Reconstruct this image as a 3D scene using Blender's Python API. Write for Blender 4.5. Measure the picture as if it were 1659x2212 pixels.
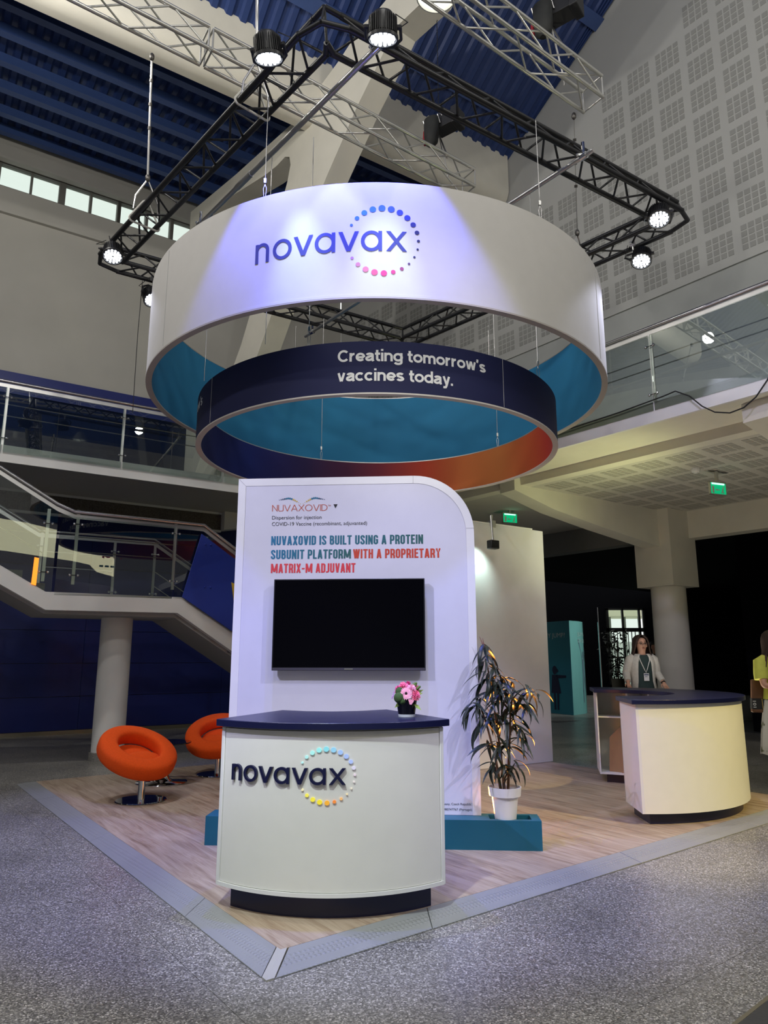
import bpy, bmesh, math, random
from mathutils import Vector, Matrix
random.seed(7)
rad = math.radians
for o in list(bpy.data.objects): bpy.data.objects.remove(o)
SC = bpy.context.scene; COL = SC.collection

# ------------------------------------------------------------------ camera
cd = bpy.data.cameras.new('camera'); cam = bpy.data.objects.new('camera', cd); COL.objects.link(cam)
cam.location = (0, 0, 1.53); cam.rotation_euler = (rad(90 + 11.6), 0, 0)
cd.sensor_fit = 'VERTICAL'; cd.sensor_height = 24.0; cd.lens = 24.0 * 1530 / 2212
cd.clip_start = 0.05; cd.clip_end = 300
SC.camera = cam

# ------------------------------------------------------------------ world, exposure
SC.view_settings.view_transform = 'Standard'; SC.view_settings.look = 'None'
SC.view_settings.gamma = 1.0; SC.view_settings.use_curve_mapping = False
SC.view_settings.exposure = 0.0
w = bpy.data.worlds.new('sky'); SC.world = w; w.use_nodes = True
w.node_tree.nodes['Background'].inputs[0].default_value = (0.97, 1.0, 0.97, 1)
w.node_tree.nodes['Background'].inputs[1].default_value = 1.05

def light(name, kind, loc, target, energy, color, size=0.2, angle=40, blend=0.5):
    l = bpy.data.lights.new(name, kind); o = bpy.data.objects.new(name, l); COL.objects.link(o)
    l.energy = energy; l.color = color
    o.location = loc
    o.rotation_euler = (Vector(target) - Vector(loc)).to_track_quat('-Z', 'Y').to_euler()
    if kind == 'SPOT': l.spot_size = rad(angle); l.spot_blend = blend; l.shadow_soft_size = size
    if kind == 'POINT': l.shadow_soft_size = size
    if kind == 'AREA': l.shape = 'DISK'; l.size = size
    return o
# fill points added high under the roof, standing in for daylight and ambient
for lx, ly, lz, le in ((-6.0, 0.0, 10.0, 520), (-1.5, -4.0, 10.5, 520), (4.0, -3.0, 10.5, 480), (5.4, 3.0, 9.6, 230), (0.2, 1.6, 10.8, 330), (-5.2, 6.0, 9.6, 500)):
    light('hall_fill', 'POINT', (lx, ly, lz), (lx, ly + .01, 0), le, (1.0, 0.97, 0.90), 0.14)
# unseen lamps inferred from their coloured light on the scene; added fills are marked
light('hall_spot_warm', 'SPOT', (7.2, 2.2, 6.3), (2.9, 7.0, 0.5), 2000, (1.0, 0.80, 0.30), 0.06, 30, 0.6)
light('hall_spot_warm', 'SPOT', (5.0, 0.2, 6.0), (0.3, 4.6, 0.5), 900, (1.0, 0.88, 0.50), 0.06, 24, 0.7)
light('stand_spot_cool', 'SPOT', (-4.6, 1.0, 6.4), (-0.6, 6.0, 1.7), 1300, (0.62, 0.62, 1.0), 0.05, 30, 0.6)
light('stand_spot_cool', 'SPOT', (3.9, 1.6, 6.4), (0.3, 6.0, 1.2), 800, (0.66, 0.66, 1.0), 0.05, 30, 0.6)
light('stand_spot_cool', 'SPOT', (-1.2, 1.6, 6.0), (-0.4, 4.6, 0.7), 950, (0.88, 1.0, 0.98), 0.1, 26, 0.8)
light('slogan_fill', 'SPOT', (0.6, -1.6, 5.4), (0.2, 6.0, 4.1), 900, (1.0, 0.98, 0.95), 0.1, 19, 0.9)  # added fill that brightens the white slogan on the small ring
light('hall_spot_violet', 'SPOT', (3.0, 2.0, 6.5), (4.2, 8.3, 4.8), 500, (0.6, 0.58, 1.0), 0.1, 40, 0.8)
light('gallery_uplight', 'SPOT', (4.2, 10.2, 2.3), (2.6, 10.9, 4.6), 110, (0.95, 1.0, 0.45), 0.1, 110, 1.0)
light('soffit_fill', 'SPOT', (4.3, 9.7, 0.4), (4.6, 10.4, 4.4), 165, (1.0, 0.93, 0.74), 0.15, 140, 1.0)  # fill added low behind the desk to brighten the gallery underside
light('backlight_orange', 'SPOT', (0.60, 7.0, 0.13), (0.97, 6.02, 0.98), 560, (1.0, 0.33, 0.05), 0.03, 62, 0.5)
light('kiosk_fill', 'SPOT', (8.0, 17.0, 4.0), (5.6, 20.6, 1.3), 420, (0.85, 1.0, 0.95), 0.1, 50, 0.8)  # fill added to light the pale curved kiosk face

# ------------------------------------------------------------------ materials
MATS = {}
def mat(name, color, rough=0.5, metal=0.0, spec=0.5, emit=None, estr=0.0, var=0.0, vscale=8.0, bump=0.0, bscale=60.0, coat=0.0, alpha=None):
    if name in MATS: return MATS[name]
    m = bpy.data.materials.new(name); m.use_nodes = True; nt = m.node_tree; b = nt.nodes['Principled BSDF']
    c = (*color, 1)
    b.inputs['Base Color'].default_value = c; b.inputs['Roughness'].default_value = rough
    b.inputs['Metallic'].default_value = metal; b.inputs['Specular IOR Level'].default_value = spec
    b.inputs['Coat Weight'].default_value = coat
    if emit: b.inputs['Emission Color'].default_value = (*emit, 1); b.inputs['Emission Strength'].default_value = estr
    tc = nt.nodes.new('ShaderNodeTexCoord')
    n = nt.nodes.new('ShaderNodeTexNoise'); n.inputs['Scale'].default_value = vscale; n.inputs['Detail'].default_value = 4
    nt.links.new(tc.outputs['Object'], n.inputs['Vector'])
    r = nt.nodes.new('ShaderNodeMapRange'); r.inputs[1].default_value = 0.3; r.inputs[2].default_value = 0.7
    r.inputs[3].default_value = 1 - max(var, 0.015); r.inputs[4].default_value = 1 + max(var, 0.015)
    nt.links.new(n.outputs[0], r.inputs[0])
    mx = nt.nodes.new('ShaderNodeMix'); mx.data_type = 'RGBA'; mx.blend_type = 'MULTIPLY'; mx.inputs[0].default_value = 1
    mx.inputs[6].default_value = c; nt.links.new(r.outputs[0], mx.inputs[7]); nt.links.new(mx.outputs[2], b.inputs['Base Color'])
    if bump > 0:
        n2 = nt.nodes.new('ShaderNodeTexNoise'); n2.inputs['Scale'].default_value = bscale; n2.inputs['Detail'].default_value = 3
        nt.links.new(tc.outputs['Object'], n2.inputs['Vector'])
        bp = nt.nodes.new('ShaderNodeBump'); bp.inputs['Strength'].default_value = bump; bp.inputs['Distance'].default_value = 0.01
        nt.links.new(n2.outputs[0], bp.inputs['Height']); nt.links.new(bp.outputs[0], b.inputs['Normal'])
    MATS[name] = m; return m
def N(m, t): return m.node_tree.nodes.new(t)
def L(m, a, b): m.node_tree.links.new(a, b)
def bsdf(m): return m.node_tree.nodes['Principled BSDF']
def ramp(m, stops, interp='LINEAR'):
    r = N(m, 'ShaderNodeValToRGB'); r.color_ramp.interpolation = interp
    e = r.color_ramp.elements
    e[0].position, e[0].color = stops[0][0], (*stops[0][1], 1)
    e[1].position, e[1].color = stops[-1][0], (*stops[-1][1], 1)
    for p, c in stops[1:-1]:
        k = e.new(p); k.color = (*c, 1)
    return r
def glass_mat(name, tint, refl=1.0, rough=0.0, clear=0.9):
    m = bpy.data.materials.new(name); m.use_nodes = True; nt = m.node_tree; nt.nodes.remove(bsdf(m))
    out = nt.nodes['Material Output']
    tr = N(m, 'ShaderNodeBsdfTransparent'); tr.inputs[0].default_value = (*tint, 1)
    gl = N(m, 'ShaderNodeBsdfGlossy'); gl.inputs['Roughness'].default_value = rough
    fr = N(m, 'ShaderNodeFresnel'); fr.inputs[0].default_value = 1.5
    mu = N(m, 'ShaderNodeMath'); mu.operation = 'MULTIPLY'; mu.inputs[1].default_value = refl; mu.use_clamp = True
    L(m, fr.outputs[0], mu.inputs[0])
    mx = N(m, 'ShaderNodeMixShader'); L(m, mu.outputs[0], mx.inputs[0]); L(m, tr.outputs[0], mx.inputs[1]); L(m, gl.outputs[0], mx.inputs[2])
    L(m, mx.outputs[0], out.inputs[0]); MATS[name] = m; return m

white = mat('white_lacquer', (0.80, 0.80, 0.78), 0.35)
cream = mat('cream_concrete', (0.70, 0.67, 0.58), 0.8, var=0.05, vscale=2, bump=0.08)
offwhite = mat('offwhite_plaster', (0.72, 0.71, 0.70), 0.75, var=0.04, vscale=2)
greywall = mat('grey_plaster', (0.44, 0.425, 0.39), 0.85, var=0.04, vscale=1.2, bump=0.05)
gablewall = mat('gable_plaster', (0.46, 0.46, 0.445), 0.85, var=0.02, vscale=1.5)
perf = mat('perforation_grey', (0.32, 0.32, 0.305), 0.9)
lowband = mat('lower_grey_band', (0.40, 0.41, 0.40), 0.8)
navy = mat('navy_panel', (0.012, 0.022, 0.16), 0.38, spec=0.4, var=0.08, vscale=0.6)
navyglass = mat('navy_glass', (0.006, 0.010, 0.028), 0.04, spec=0.55)
deckblue = mat('blue_roof_deck', (0.022, 0.048, 0.17), 0.5, var=0.05)
purlinblue = mat('blue_purlin', (0.045, 0.085, 0.24), 0.45, var=0.05)
steel = mat('brushed_steel', (0.56, 0.55, 0.54), 0.38, 1.0)
chrome = mat('chrome', (0.82, 0.82, 0.82), 0.06, 1.0)
alu = mat('aluminium_tube', (0.66, 0.65, 0.61), 0.38, 0.85)
blackmetal = mat('black_metal', (0.012, 0.012, 0.014), 0.42, spec=0.5)
blackplastic = mat('black_plastic', (0.014, 0.014, 0.016), 0.55)
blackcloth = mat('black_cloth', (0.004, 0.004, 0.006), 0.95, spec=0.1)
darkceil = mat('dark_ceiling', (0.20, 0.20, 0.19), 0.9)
soffit = mat('soffit_plaster', (0.55, 0.53, 0.48), 0.85)
soffitperf = mat('soffit_perforation', (0.38, 0.365, 0.33), 0.9)
darkbrick = mat('dark_acoustic_panel', (0.12, 0.10, 0.085), 0.9, var=0.35, vscale=40, bump=0.5, bscale=90)
royal = mat('royal_blue_board', (0.012, 0.035, 0.30), 0.4)
teal = mat('teal_laminate', (0.004, 0.105, 0.165), 0.45)
tealprint = mat('teal_print', (0.02, 0.20, 0.27), 0.5)
paleteal = mat('pale_teal_print', (0.22, 0.52, 0.50), 0.5)
navylam = mat('navy_laminate', (0.005, 0.007, 0.042), 0.32, spec=0.5, bump=0.02, bscale=120)
navyletter = mat('navy_letter', (0.004, 0.006, 0.045), 0.4)
fabricwhite = mat('white_stretch_fabric', (0.62, 0.60, 0.575), 0.8, bump=0.03, bscale=200)
fabricblue = mat('blue_stretch_fabric', (0.020, 0.215, 0.42), 0.8, var=0.06, vscale=1.0, bump=0.03, bscale=200)
fabricnavy = mat('navy_stretch_fabric', (0.006, 0.009, 0.062), 0.75, bump=0.03, bscale=200)
rimgrey = mat('rim_grey', (0.50, 0.46, 0.42), 0.5)
textwhite = mat('white_print', (0.80, 0.80, 0.80), 0.6)
panelface = mat('panel_face_print', (0.66, 0.66, 0.74), 0.5)
framewhite = mat('white_frame_profile', (0.80, 0.80, 0.80), 0.35)
orange = mat('orange_wool', (0.78, 0.085, 0.008), 0.9, spec=0.2, var=0.06, vscale=60, bump=0.35, bscale=420)
tvblack = mat('tv_screen', (0.001, 0.001, 0.002), 0.08, spec=0.12)
tvbezel = mat('tv_bezel', (0.01, 0.01, 0.012), 0.3)
pot_white = mat('white_pot_plastic', (0.78, 0.77, 0.73), 0.45)
soil = mat('potting_soil', (0.03, 0.018, 0.010), 0.95, bump=0.8)
bark = mat('ficus_bark', (0.16, 0.085, 0.045), 0.85, var=0.2, bump=0.3)
leafm = mat('ficus_leaf', (0.013, 0.022, 0.012), 0.40, var=0.25, vscale=12)
cardboard = mat('cardboard', (0.34, 0.20, 0.10), 0.85, var=0.06)
skinm = mat('skin', (0.58, 0.32, 0.22), 0.6)
hairbrown = mat('brown_hair', (0.035, 0.018, 0.012), 0.6, var=0.3, vscale=60)
handrail_mat = mat('handrail_steel', (0.55, 0.53, 0.54), 0.25, 1.0)
deskfront = mat('desk_white_laminate', (0.78, 0.77, 0.71), 0.4)
blackrubber = mat('black_rubber', (0.01, 0.01, 0.01), 0.7)
signgreen = mat('exit_sign_green', (0.0, 0.30, 0.12), 0.4, emit=(0.0, 0.75, 0.30), estr=0.55)
signlamp = mat('exit_sign_lamp', (0.7, 0.9, 0.8), 0.4, emit=(0.45, 1.0, 0.75), estr=1.6)
ledface = mat('led_lens', (1, 1, 1), 0.3, emit=(0.86, 0.92, 1.0), estr=9.0)
lampglow = mat('high_bay_glow', (1, 1, 0.9), 0.3, emit=(1.0, 1.0, 0.82), estr=5.0)
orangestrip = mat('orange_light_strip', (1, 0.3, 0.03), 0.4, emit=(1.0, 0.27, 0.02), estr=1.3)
glass = glass_mat('railing_glass', (0.90, 0.95, 0.93), 2.2)
winglass = glass_mat('window_glass', (0.92, 0.97, 0.94), 1.0)
clearglass = glass_mat('clear_glass', (0.85, 0.87, 0.88), 1.5)

def terrazzo(name):
    m = mat(name, (0.2, 0.2, 0.2), 0.34, spec=0.5); b = bsdf(m)
    geo = N(m, 'ShaderNodeNewGeometry')
    v = N(m, 'ShaderNodeTexVoronoi'); v.inputs['Scale'].default_value = 135
    L(m, geo.outputs['Position'], v.inputs['Vector'])
    sep = N(m, 'ShaderNodeSeparateColor'); L(m, v.outputs['Color'], sep.inputs[0])
    r = ramp(m, [(0.0, (0.082, 0.078, 0.070)), (0.45, (0.185, 0.177, 0.158)), (0.80, (0.33, 0.315, 0.28)), (0.94, (0.48, 0.46, 0.41)), (1.0, (0.70, 0.67, 0.60))])
    L(m, sep.outputs[0], r.inputs[0])
    n = N(m, 'ShaderNodeTexNoise'); n.inputs['Scale'].default_value = 1.3; n.inputs['Detail'].default_value = 5
    L(m, geo.outputs['Position'], n.inputs['Vector'])
    mr = N(m, 'ShaderNodeMapRange'); mr.inputs[1].default_value = .3; mr.inputs[2].default_value = .7; mr.inputs[3].default_value = .82; mr.inputs[4].default_value = 1.15
    L(m, n.outputs[0], mr.inputs[0])
    mx = N(m, 'ShaderNodeMix'); mx.data_type = 'RGBA'; mx.blend_type = 'MULTIPLY'; mx.inputs[0].default_value = 1
    L(m, r.outputs[0], mx.inputs[6]); L(m, mr.outputs[0], mx.inputs[7]); L(m, mx.outputs[2], b.inputs['Base Color'])
    return m
terr = terrazzo('terrazzo_grey')

def wood(name, dirv):
    m = mat(name, (0.4, 0.3, 0.2), 0.42, spec=0.4); b = bsdf(m)
    geo = N(m, 'ShaderNodeNewGeometry')
    mp = N(m, 'ShaderNodeMapping'); mp.vector_type = 'TEXTURE'; mp.inputs['Rotation'].default_value = (0, 0, math.atan2(dirv[1], dirv[0]))
    L(m, geo.outputs['Position'], mp.inputs[0])
    sc = N(m, 'ShaderNodeVectorMath'); sc.operation = 'MULTIPLY'; sc.inputs[1].default_value = (0.9, 9.0, 1.0); L(m, mp.outputs[0], sc.inputs[0])
    n = N(m, 'ShaderNodeTexNoise'); n.inputs['Scale'].default_value = 1.6; n.inputs['Detail'].default_value = 8; n.inputs['Roughness'].default_value = .62; n.inputs['Distortion'].default_value = 0.9
    L(m, sc.outputs[0], n.inputs['Vector'])
    sc2 = N(m, 'ShaderNodeVectorMath'); sc2.operation = 'MULTIPLY'; sc2.inputs[1].default_value = (3.0, 90.0, 1.0); L(m, mp.outputs[0], sc2.inputs[0])
    n2 = N(m, 'ShaderNodeTexNoise'); n2.inputs['Scale'].default_value = 1.0; n2.inputs['Detail'].default_value = 3; L(m, sc2.outputs[0], n2.inputs['Vector'])
    ad = N(m, 'ShaderNodeMath'); ad.operation = 'MULTIPLY_ADD'; ad.inputs[1].default_value = 0.36; L(m, n2.outputs[0], ad.inputs[0]); L(m, n.outputs[0], ad.inputs[2])
    r = ramp(m, [(0.44, (0.20, 0.135, 0.090)), (0.61, (0.36, 0.265, 0.190)), (0.70, (0.42, 0.325, 0.24)), (0.90, (0.52, 0.42, 0.32))])
    L(m, ad.outputs[0], r.inputs[0]); L(m, r.outputs[0], b.inputs['Base Color'])
    return m

def rampmetal():
    m = mat('grey_ramp_rubber', (0.27, 0.275, 0.28), 0.42, spec=0.5); b = bsdf(m)
    geo = N(m, 'ShaderNodeNewGeometry')
    mp = N(m, 'ShaderNodeMapping'); mp.vector_type = 'TEXTURE'; mp.inputs['Rotation'].default_value = (0, 0, rad(38.5)); L(m, geo.outputs['Position'], mp.inputs[0])
    v = N(m, 'ShaderNodeTexVoronoi'); v.feature = 'F1'; v.inputs['Scale'].default_value = 34; v.inputs['Randomness'].default_value = 0.0
    L(m, mp.outputs[0], v.inputs['Vector'])
    mr = N(m, 'ShaderNodeMapRange'); mr.inputs[1].default_value = .25; mr.inputs[2].default_value = .45; mr.inputs[3].default_value = 1; mr.inputs[4].default_value = 0
    L(m, v.outputs['Distance'], mr.inputs[0])
    bp = N(m, 'ShaderNodeBump'); bp.inputs['Strength'].default_value = .7; bp.inputs['Distance'].default_value = .004
    L(m, mr.outputs[0], bp.inputs['Height']); L(m, bp.outputs[0], b.inputs['Normal'])
    return m
ramprub = rampmetal()

# ------------------------------------------------------------------ mesh helpers
Z = Vector((0, 0, 1))
def V3(*a): return Vector(a)
class MB:
    def __init__(s): s.v = []; s.f = []; s.smooth = True
    def add(s, vs, fs):
        k = len(s.v); s.v += [Vector(p) for p in vs]; s.f += [[i + k for i in f] for f in fs]; return s
    def hexa(s, p):  # 8 points: bottom 4 ccw, top 4
        return s.add(p, [(3, 2, 1, 0), (4, 5, 6, 7), (0, 1, 5, 4), (1, 2, 6, 5), (2, 3, 7, 6), (3, 0, 4, 7)])
    def box(s, x, y, z):
        return s.fbox((V3(1, 0, 0), V3(0, 1, 0)), x, y, z)
    def fbox(s, fr, a, b, z, o=Vector((0, 0, 0))):
        E, F = fr
        q = [o + E * a[i] + F * b[j] + Z * z[k] for k in (0, 1) for i, j in ((0, 0), (1, 0), (1, 1), (0, 1))]
        return s.hexa(q)
    def prism(s, poly, d):
        n = len(poly); d = Vector(d); P = [Vector(p) for p in poly]
        return s.add(P + [p + d for p in P], [list(range(n))[::-1], list(range(n, 2 * n))] + [(i, (i + 1) % n, (i + 1) % n + n, i + n) for i in range(n)])
    def tube(s, pts, r, n=8, cap=True):
        pts = [Vector(p) for p in pts]; m = len(pts); rs = r if isinstance(r, (list, tuple)) else [r] * m
        vs = []; fs = []; up = None
        for i, p in enumerate(pts):
            t = (pts[min(i + 1, m - 1)] - pts[max(i - 1, 0)]).normalized()
            if up is None:
                up = Z if abs(t.z) < .9 else V3(1, 0, 0)
            a = t.cross(up)
            if a.length < 1e-4: a = t.cross(V3(0.3, 1, 0.2))
            a.normalize(); b = a.cross(t).normalized(); up = b
            for k in range(n):
                g = 2 * math.pi * k / n; vs.append(p + (a * math.cos(g) + b * math.sin(g)) * rs[i])
        for i in range(m - 1):
            for k in range(n):
                fs.append((i * n + k, i * n + (k + 1) % n, (i + 1) * n + (k + 1) % n, (i + 1) * n + k))
        if cap: fs += [list(range(n))[::-1], list(range((m - 1) * n, m * n))]
        return s.add(vs, [list(reversed(f)) for f in fs])
    def lathe(s, prof, c=(0, 0, 0), n=32, M=None, closed=False):
        vs = []; fs = []; m = len(prof); c = Vector(c)
        for i, (r, z) in enumerate(prof):
            for k in range(n):
                g = 2 * math.pi * k / n; p = V3(r * math.cos(g), r * math.sin(g), z)
                vs.append((M @ p if M else p) + c)
        for i in range(m if closed else m - 1):
            j = (i + 1) % m
            for k in range(n):
                fs.append((i * n + k, i * n + (k + 1) % n, j * n + (k + 1) % n, j * n + k))
        if not closed:
            fs += [list(range(n))[::-1], list(range((m - 1) * n, m * n))]
        return s.add(vs, fs)
    def loft(s, rings, cap=True):
        n = len(rings[0]); m = len(rings); fs = []
        for i in range(m - 1):
            for k in range(n):
                fs.append((i * n + k, i * n + (k + 1) % n, (i + 1) * n + (k + 1) % n, (i + 1) * n + k))
        if cap: fs += [list(range(n))[::-1], list(range((m - 1) * n, m * n))]
        return s.add([p for r in rings for p in r], fs)
    def sphere(s, c, r, n=12, m=8):
        c = Vector(c); r = r if hasattr(r, '__len__') else (r, r, r)
        prof = []; vs = []; fs = []
        for i in range(1, m):
            t = math.pi * i / m
            for k in range(n):
                g = 2 * math.pi * k / n
                vs.append(c + V3(r[0] * math.sin(t) * math.cos(g), r[1] * math.sin(t) * math.sin(g), -r[2] * math.cos(t)))
        a = len(vs); vs += [c - V3(0, 0, r[2]), c + V3(0, 0, r[2])]
        for i in range(m - 2):
            for k in range(n): fs.append((i * n + k, i * n + (k + 1) % n, (i + 1) * n + (k + 1) % n, (i + 1) * n + k))
        for k in range(n):
            fs.append((a, (k + 1) % n, k)); fs.append((a + 1, (m - 2) * n + k, (m - 2) * n + (k + 1) % n))
        return s.add(vs, fs)
    def mesh(s, name, off=Vector((0, 0, 0)), ang=35):
        me = bpy.data.meshes.new(name)
        me.from_pydata([p - off for p in s.v], [], s.f); me.validate()
        bm = bmesh.new(); bm.from_mesh(me); bmesh.ops.recalc_face_normals(bm, faces=bm.faces); bm.to_mesh(me); bm.free()
        for p in me.polygons: p.use_smooth = True
        me.set_sharp_from_angle(angle=rad(ang)); return me

def wloc(o):
    p = Vector((0, 0, 0))
    while o: p = p + Vector(o.location); o = o.parent
    return p
def obj(name, mb, m, parent=None, bevel=0, ang=35, label=None, seg=2):
    me = mb.mesh(name, wloc(parent) if parent else Vector((0, 0, 0)), ang)
    me.materials.append(m)
    o = bpy.data.objects.new(name, me); COL.objects.link(o)
    if parent: o.parent = parent
    if bevel:
        b = o.modifiers.new('bevel', 'BEVEL'); b.width = bevel; b.segments = seg; b.limit_method = 'ANGLE'; b.angle_limit = rad(40)
    if label: o['label'] = label
    return o
def inst(name, me, M, parent=None):
    o = bpy.data.objects.new(name, me); COL.objects.link(o)
    if parent: o.parent = parent; M = Matrix.Translation(-wloc(parent)) @ M
    o.matrix_basis = M; return o
def tag(o, label, cat, group=None):
    o['label'] = label; o['category'] = cat
    if group: o['group'] = group
    return o
def thing(name, label, cat, loc, group=None):
    o = bpy.data.objects.new(name, None); COL.objects.link(o); o.location = loc; o.empty_display_size = .1
    return tag(o, label, cat, group)
def struct(name, mb, m, parent=None, **k):
    o = obj(name, mb, m, parent, **k)
    if not parent: o['kind'] = 'structure'
    return o
def sempty(name, loc=(0, 0, 0)):
    o = bpy.data.objects.new(name, None); COL.objects.link(o); o.location = loc; o['kind'] = 'structure'; o.empty_display_size = .1; return o
def copy_tree(o, loc, rotz=None):
    c = o.copy(); COL.objects.link(c); c.location = loc
    if rotz is not None: c.rotation_euler.z = rotz
    for ch in o.children:
        d = ch.copy(); COL.objects.link(d); d.parent = c
        for g in ch.children:
            e = g.copy(); COL.objects.link(e); e.parent = d
    return c

def text2d(body, offset=0.0, spacing=1.0):
    cu = bpy.data.curves.new('t', 'FONT'); cu.body = body; cu.size = 1; cu.offset = offset; cu.space_character = spacing; cu.resolution_u = 3
    o = bpy.data.objects.new('t', cu); COL.objects.link(o)
    dg = bpy.context.evaluated_depsgraph_get(); dg.update()
    me = bpy.data.meshes.new_from_object(o.evaluated_get(dg))
    vs = [(v.co.x, v.co.y) for v in me.vertices]; fs = [list(p.vertices) for p in me.polygons]
    bpy.data.objects.remove(o); bpy.data.curves.remove(cu); bpy.data.meshes.remove(me)
    return vs, fs
def fit(vf, w=None, h=None, caph=0.72):
    """scale text so its width is w and its cap height is h; origin at left baseline"""
    vs, fs = vf; x0 = min(v[0] for v in vs); x1 = max(v[0] for v in vs)
    sy = h / caph; sx = (w / (x1 - x0)) if w else sy
    return [((v[0] - x0) * sx, v[1] * sy) + tuple(v[2:]) for v in vs], fs
def textobj(name, vf, f, m, parent=None, label=None):
    mb = MB(); mb.add([f(v[0], v[1], v[2] * .00025) if len(v) > 2 else f(v[0], v[1]) for v in vf[0]], vf[1]); return obj(name, mb, m, parent, label=label)

# directions: hall long wall U (away from it NU), gallery side V (NV), stand edges PL (left) and PR (right)
U = V3(.8339, .5519, 0); NU = V3(-.5519, .8339, 0)
Vv = V3(-.6293, .7771, 0); NV = V3(.7771, .6293, 0)
FU = (U, NU); FG = (Vv, NV)
def S(u, n, z): return U * u + NU * n + Z * z
def G(v, n, z): return Vv * v + NV * n + Z * z
PL = V3(-.590, .807, 0); PR = V3(.7830, .6220, 0)

# ================================================================== STRUCTURE
# ---- terrazzo floor: bed plus large tiles with recessed joints
fl = struct('floor', MB().box((-16, 18), (-8, 46), (-0.3, -0.006)), mat('floor_bed', (0.05, 0.05, 0.05), 0.8))
TS = 1.52
tile_me = MB().fbox((PR, PL), (0, TS - .0025), (0, TS - .0025), (-0.05, 0)).mesh('tile'); tile_me.materials.append(terr)
org = V3(-.02, 2.62, 0)
for i in range(-7, 9):
    for j in range(-6, 12):
        p = org + PR * (i * TS) + PL * (j * TS)
        c = p + PR * .76 + PL * .76
        if -9.5 < c.x < 10 and -1.2 < c.y < 18.5: inst('tile', tile_me, Matrix.Translation(p), fl)
rest = MB().box((-16, 18), (18.2, 46), (-0.006, -0.002)); obj('far_floor', rest, terr, fl)

bq = [V3(1.48, 3.394, 0), V3(1.775, 3.656, 0)]; bd_ = (bq[1] - bq[0]).normalized(); bn_ = V3(bd_.y, -bd_.x, 0)
obj('floor_border', MB().prism([bq[0] - bd_ * 3 + bn_ * .02, bq[0] + bd_ * 9 + bn_ * .02, bq[0] + bd_ * 9 + bn_ * 1.2, bq[0] - bd_ * 3 + bn_ * 1.2], Z * .0012), mat('border_dark', (.045, .044, .042), .4, var=.2, vscale=60), fl)
obj('brass_strip', MB().prism([bq[0] - bd_ * 3, bq[0] + bd_ * 9, bq[0] + bd_ * 9 + bn_ * .018, bq[0] - bd_ * 3 + bn_ * .018], Z * .0016), mat('brass_line', (.25, .22, .14), .4, .6), fl)

# ---- left wall of the hall (n = 16.1)
WN = 16.1; UC = 9.206
wl = sempty('wall_left', S(3, WN, 4.6))
wm = MB(); wm.fbox(FU, (-10.1, UC), (WN, WN + .3), (7.44, 11.08)); wm.fbox(FU, (-10.1, UC), (WN + .06, WN + .3), (11.08, 11.70))
wm.fbox(FU, (-10.1, 0.50), (WN + .06, WN + .3), (11.70, 12.30)); wm.fbox(FU, (4.95, UC), (WN + .06, WN + .3), (11.70, 12.30))
wm.fbox(FU, (-10.1, UC), (WN - .10, WN + .3), (12.30, 12.62)); wm.fbox(FU, (-10.1, UC), (WN - .02, WN + .3), (12.62, 13.3))
obj('plaster', wm, greywall, wl)
obj('cornice', MB().fbox(FU, (-10.1, UC), (WN - .16, WN + .0), (12.24, 12.30)), greywall, wl)
obj('plaster_end', MB().fbox(FU, (4.99, UC), (WN, WN + .3), (4.88, 7.44)), greywall, wl, label='bare plaster strip at the end of the dark glazing')
for k in range(11):
    u0 = -10.37 + k * 1.3964
    obj('glazing_panel', MB().fbox(FU, (u0, u0 + 1.388), (WN - .02, WN + .1), (4.9, 6.96)), navyglass, wl, label='dark reflective glazing panel' if k == 0 else None)
obj('navy_band', MB().fbox(FU, (-10.1, 4.99), (WN - .03, WN + .1), (6.97, 7.44)), navy, wl)
obj('backing', MB().fbox(FU, (-10.1, UC), (WN + .02, WN + .3), (0, 7.44)), mat('joint_grey', (0.10, 0.10, 0.12), 0.4, 0.6), wl)
for r in range(6):
    for k in range(6):
        u0 = -9.06 + k * 3.04
        z0 = .085 + r * .665
        obj('wall_board', MB().fbox(FU, (u0, u0 + 3.034), (WN - .02, WN + .03), (z0, z0 + .655)), navy, wl)
obj('wall_board_top', MB().fbox(FU, (-10.1, UC), (WN - .02, WN + .03), (4.08, 4.6)), navy, wl)
struct('baseboard_left', MB().fbox(FU, (-10.1, UC), (WN - .045, WN), (0, .078)), mat('brass_steel', (0.5, 0.46, 0.36), .25, 1.0))

# clerestory windows: panes between mullions
groups = [[(0.57, 1.167), (1.213, 1.762)], [(1.90, 2.426), (2.48, 3.06)], [(3.12, 3.715), (3.776, 4.33)], [(4.39, 4.95)]]
gray_frame = mat('window_frame_grey', (0.16, 0.155, 0.14), 0.6)
for gi, gp in enumerate(groups):
    wn = sempty('window_%d' % (gi + 1), S(gp[0][0], WN + .15, 11.70)); wn['label'] = 'clerestory window high in the grey wall under the roof'
    fr = MB(); a0 = gp[0][0] - .07; a1 = gp[-1][1] + .07
    fr.fbox(FU, (a0, a1), (WN + .10, WN + .24), (11.70, 11.735)); fr.fbox(FU, (a0, a1), (WN + .10, WN + .24), (12.265, 12.30))
    xs = [a0] + [x for g in gp for x in g] + [a1]
    for i in range(0, len(xs), 2): fr.fbox(FU, (xs[i], xs[i + 1]), (WN + .08, WN + .25), (11.70, 12.30))
    obj('frame', fr, gray_frame, wn)
    for g in gp: obj('pane', MB().fbox(FU, g, (WN + .16, WN + .17), (11.735, 12.265)), winglass, wn)
struct('trim_1', MB().fbox(FU, (-6, UC), (WN - .10, WN), (11.0, 11.08)), greywall)
junction = struct('trim_2', MB().fbox(FU, (4.95, 5.2), (WN - .16, WN), (12.35, 12.5)), cream)   # junction box on the eave beam

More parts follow.
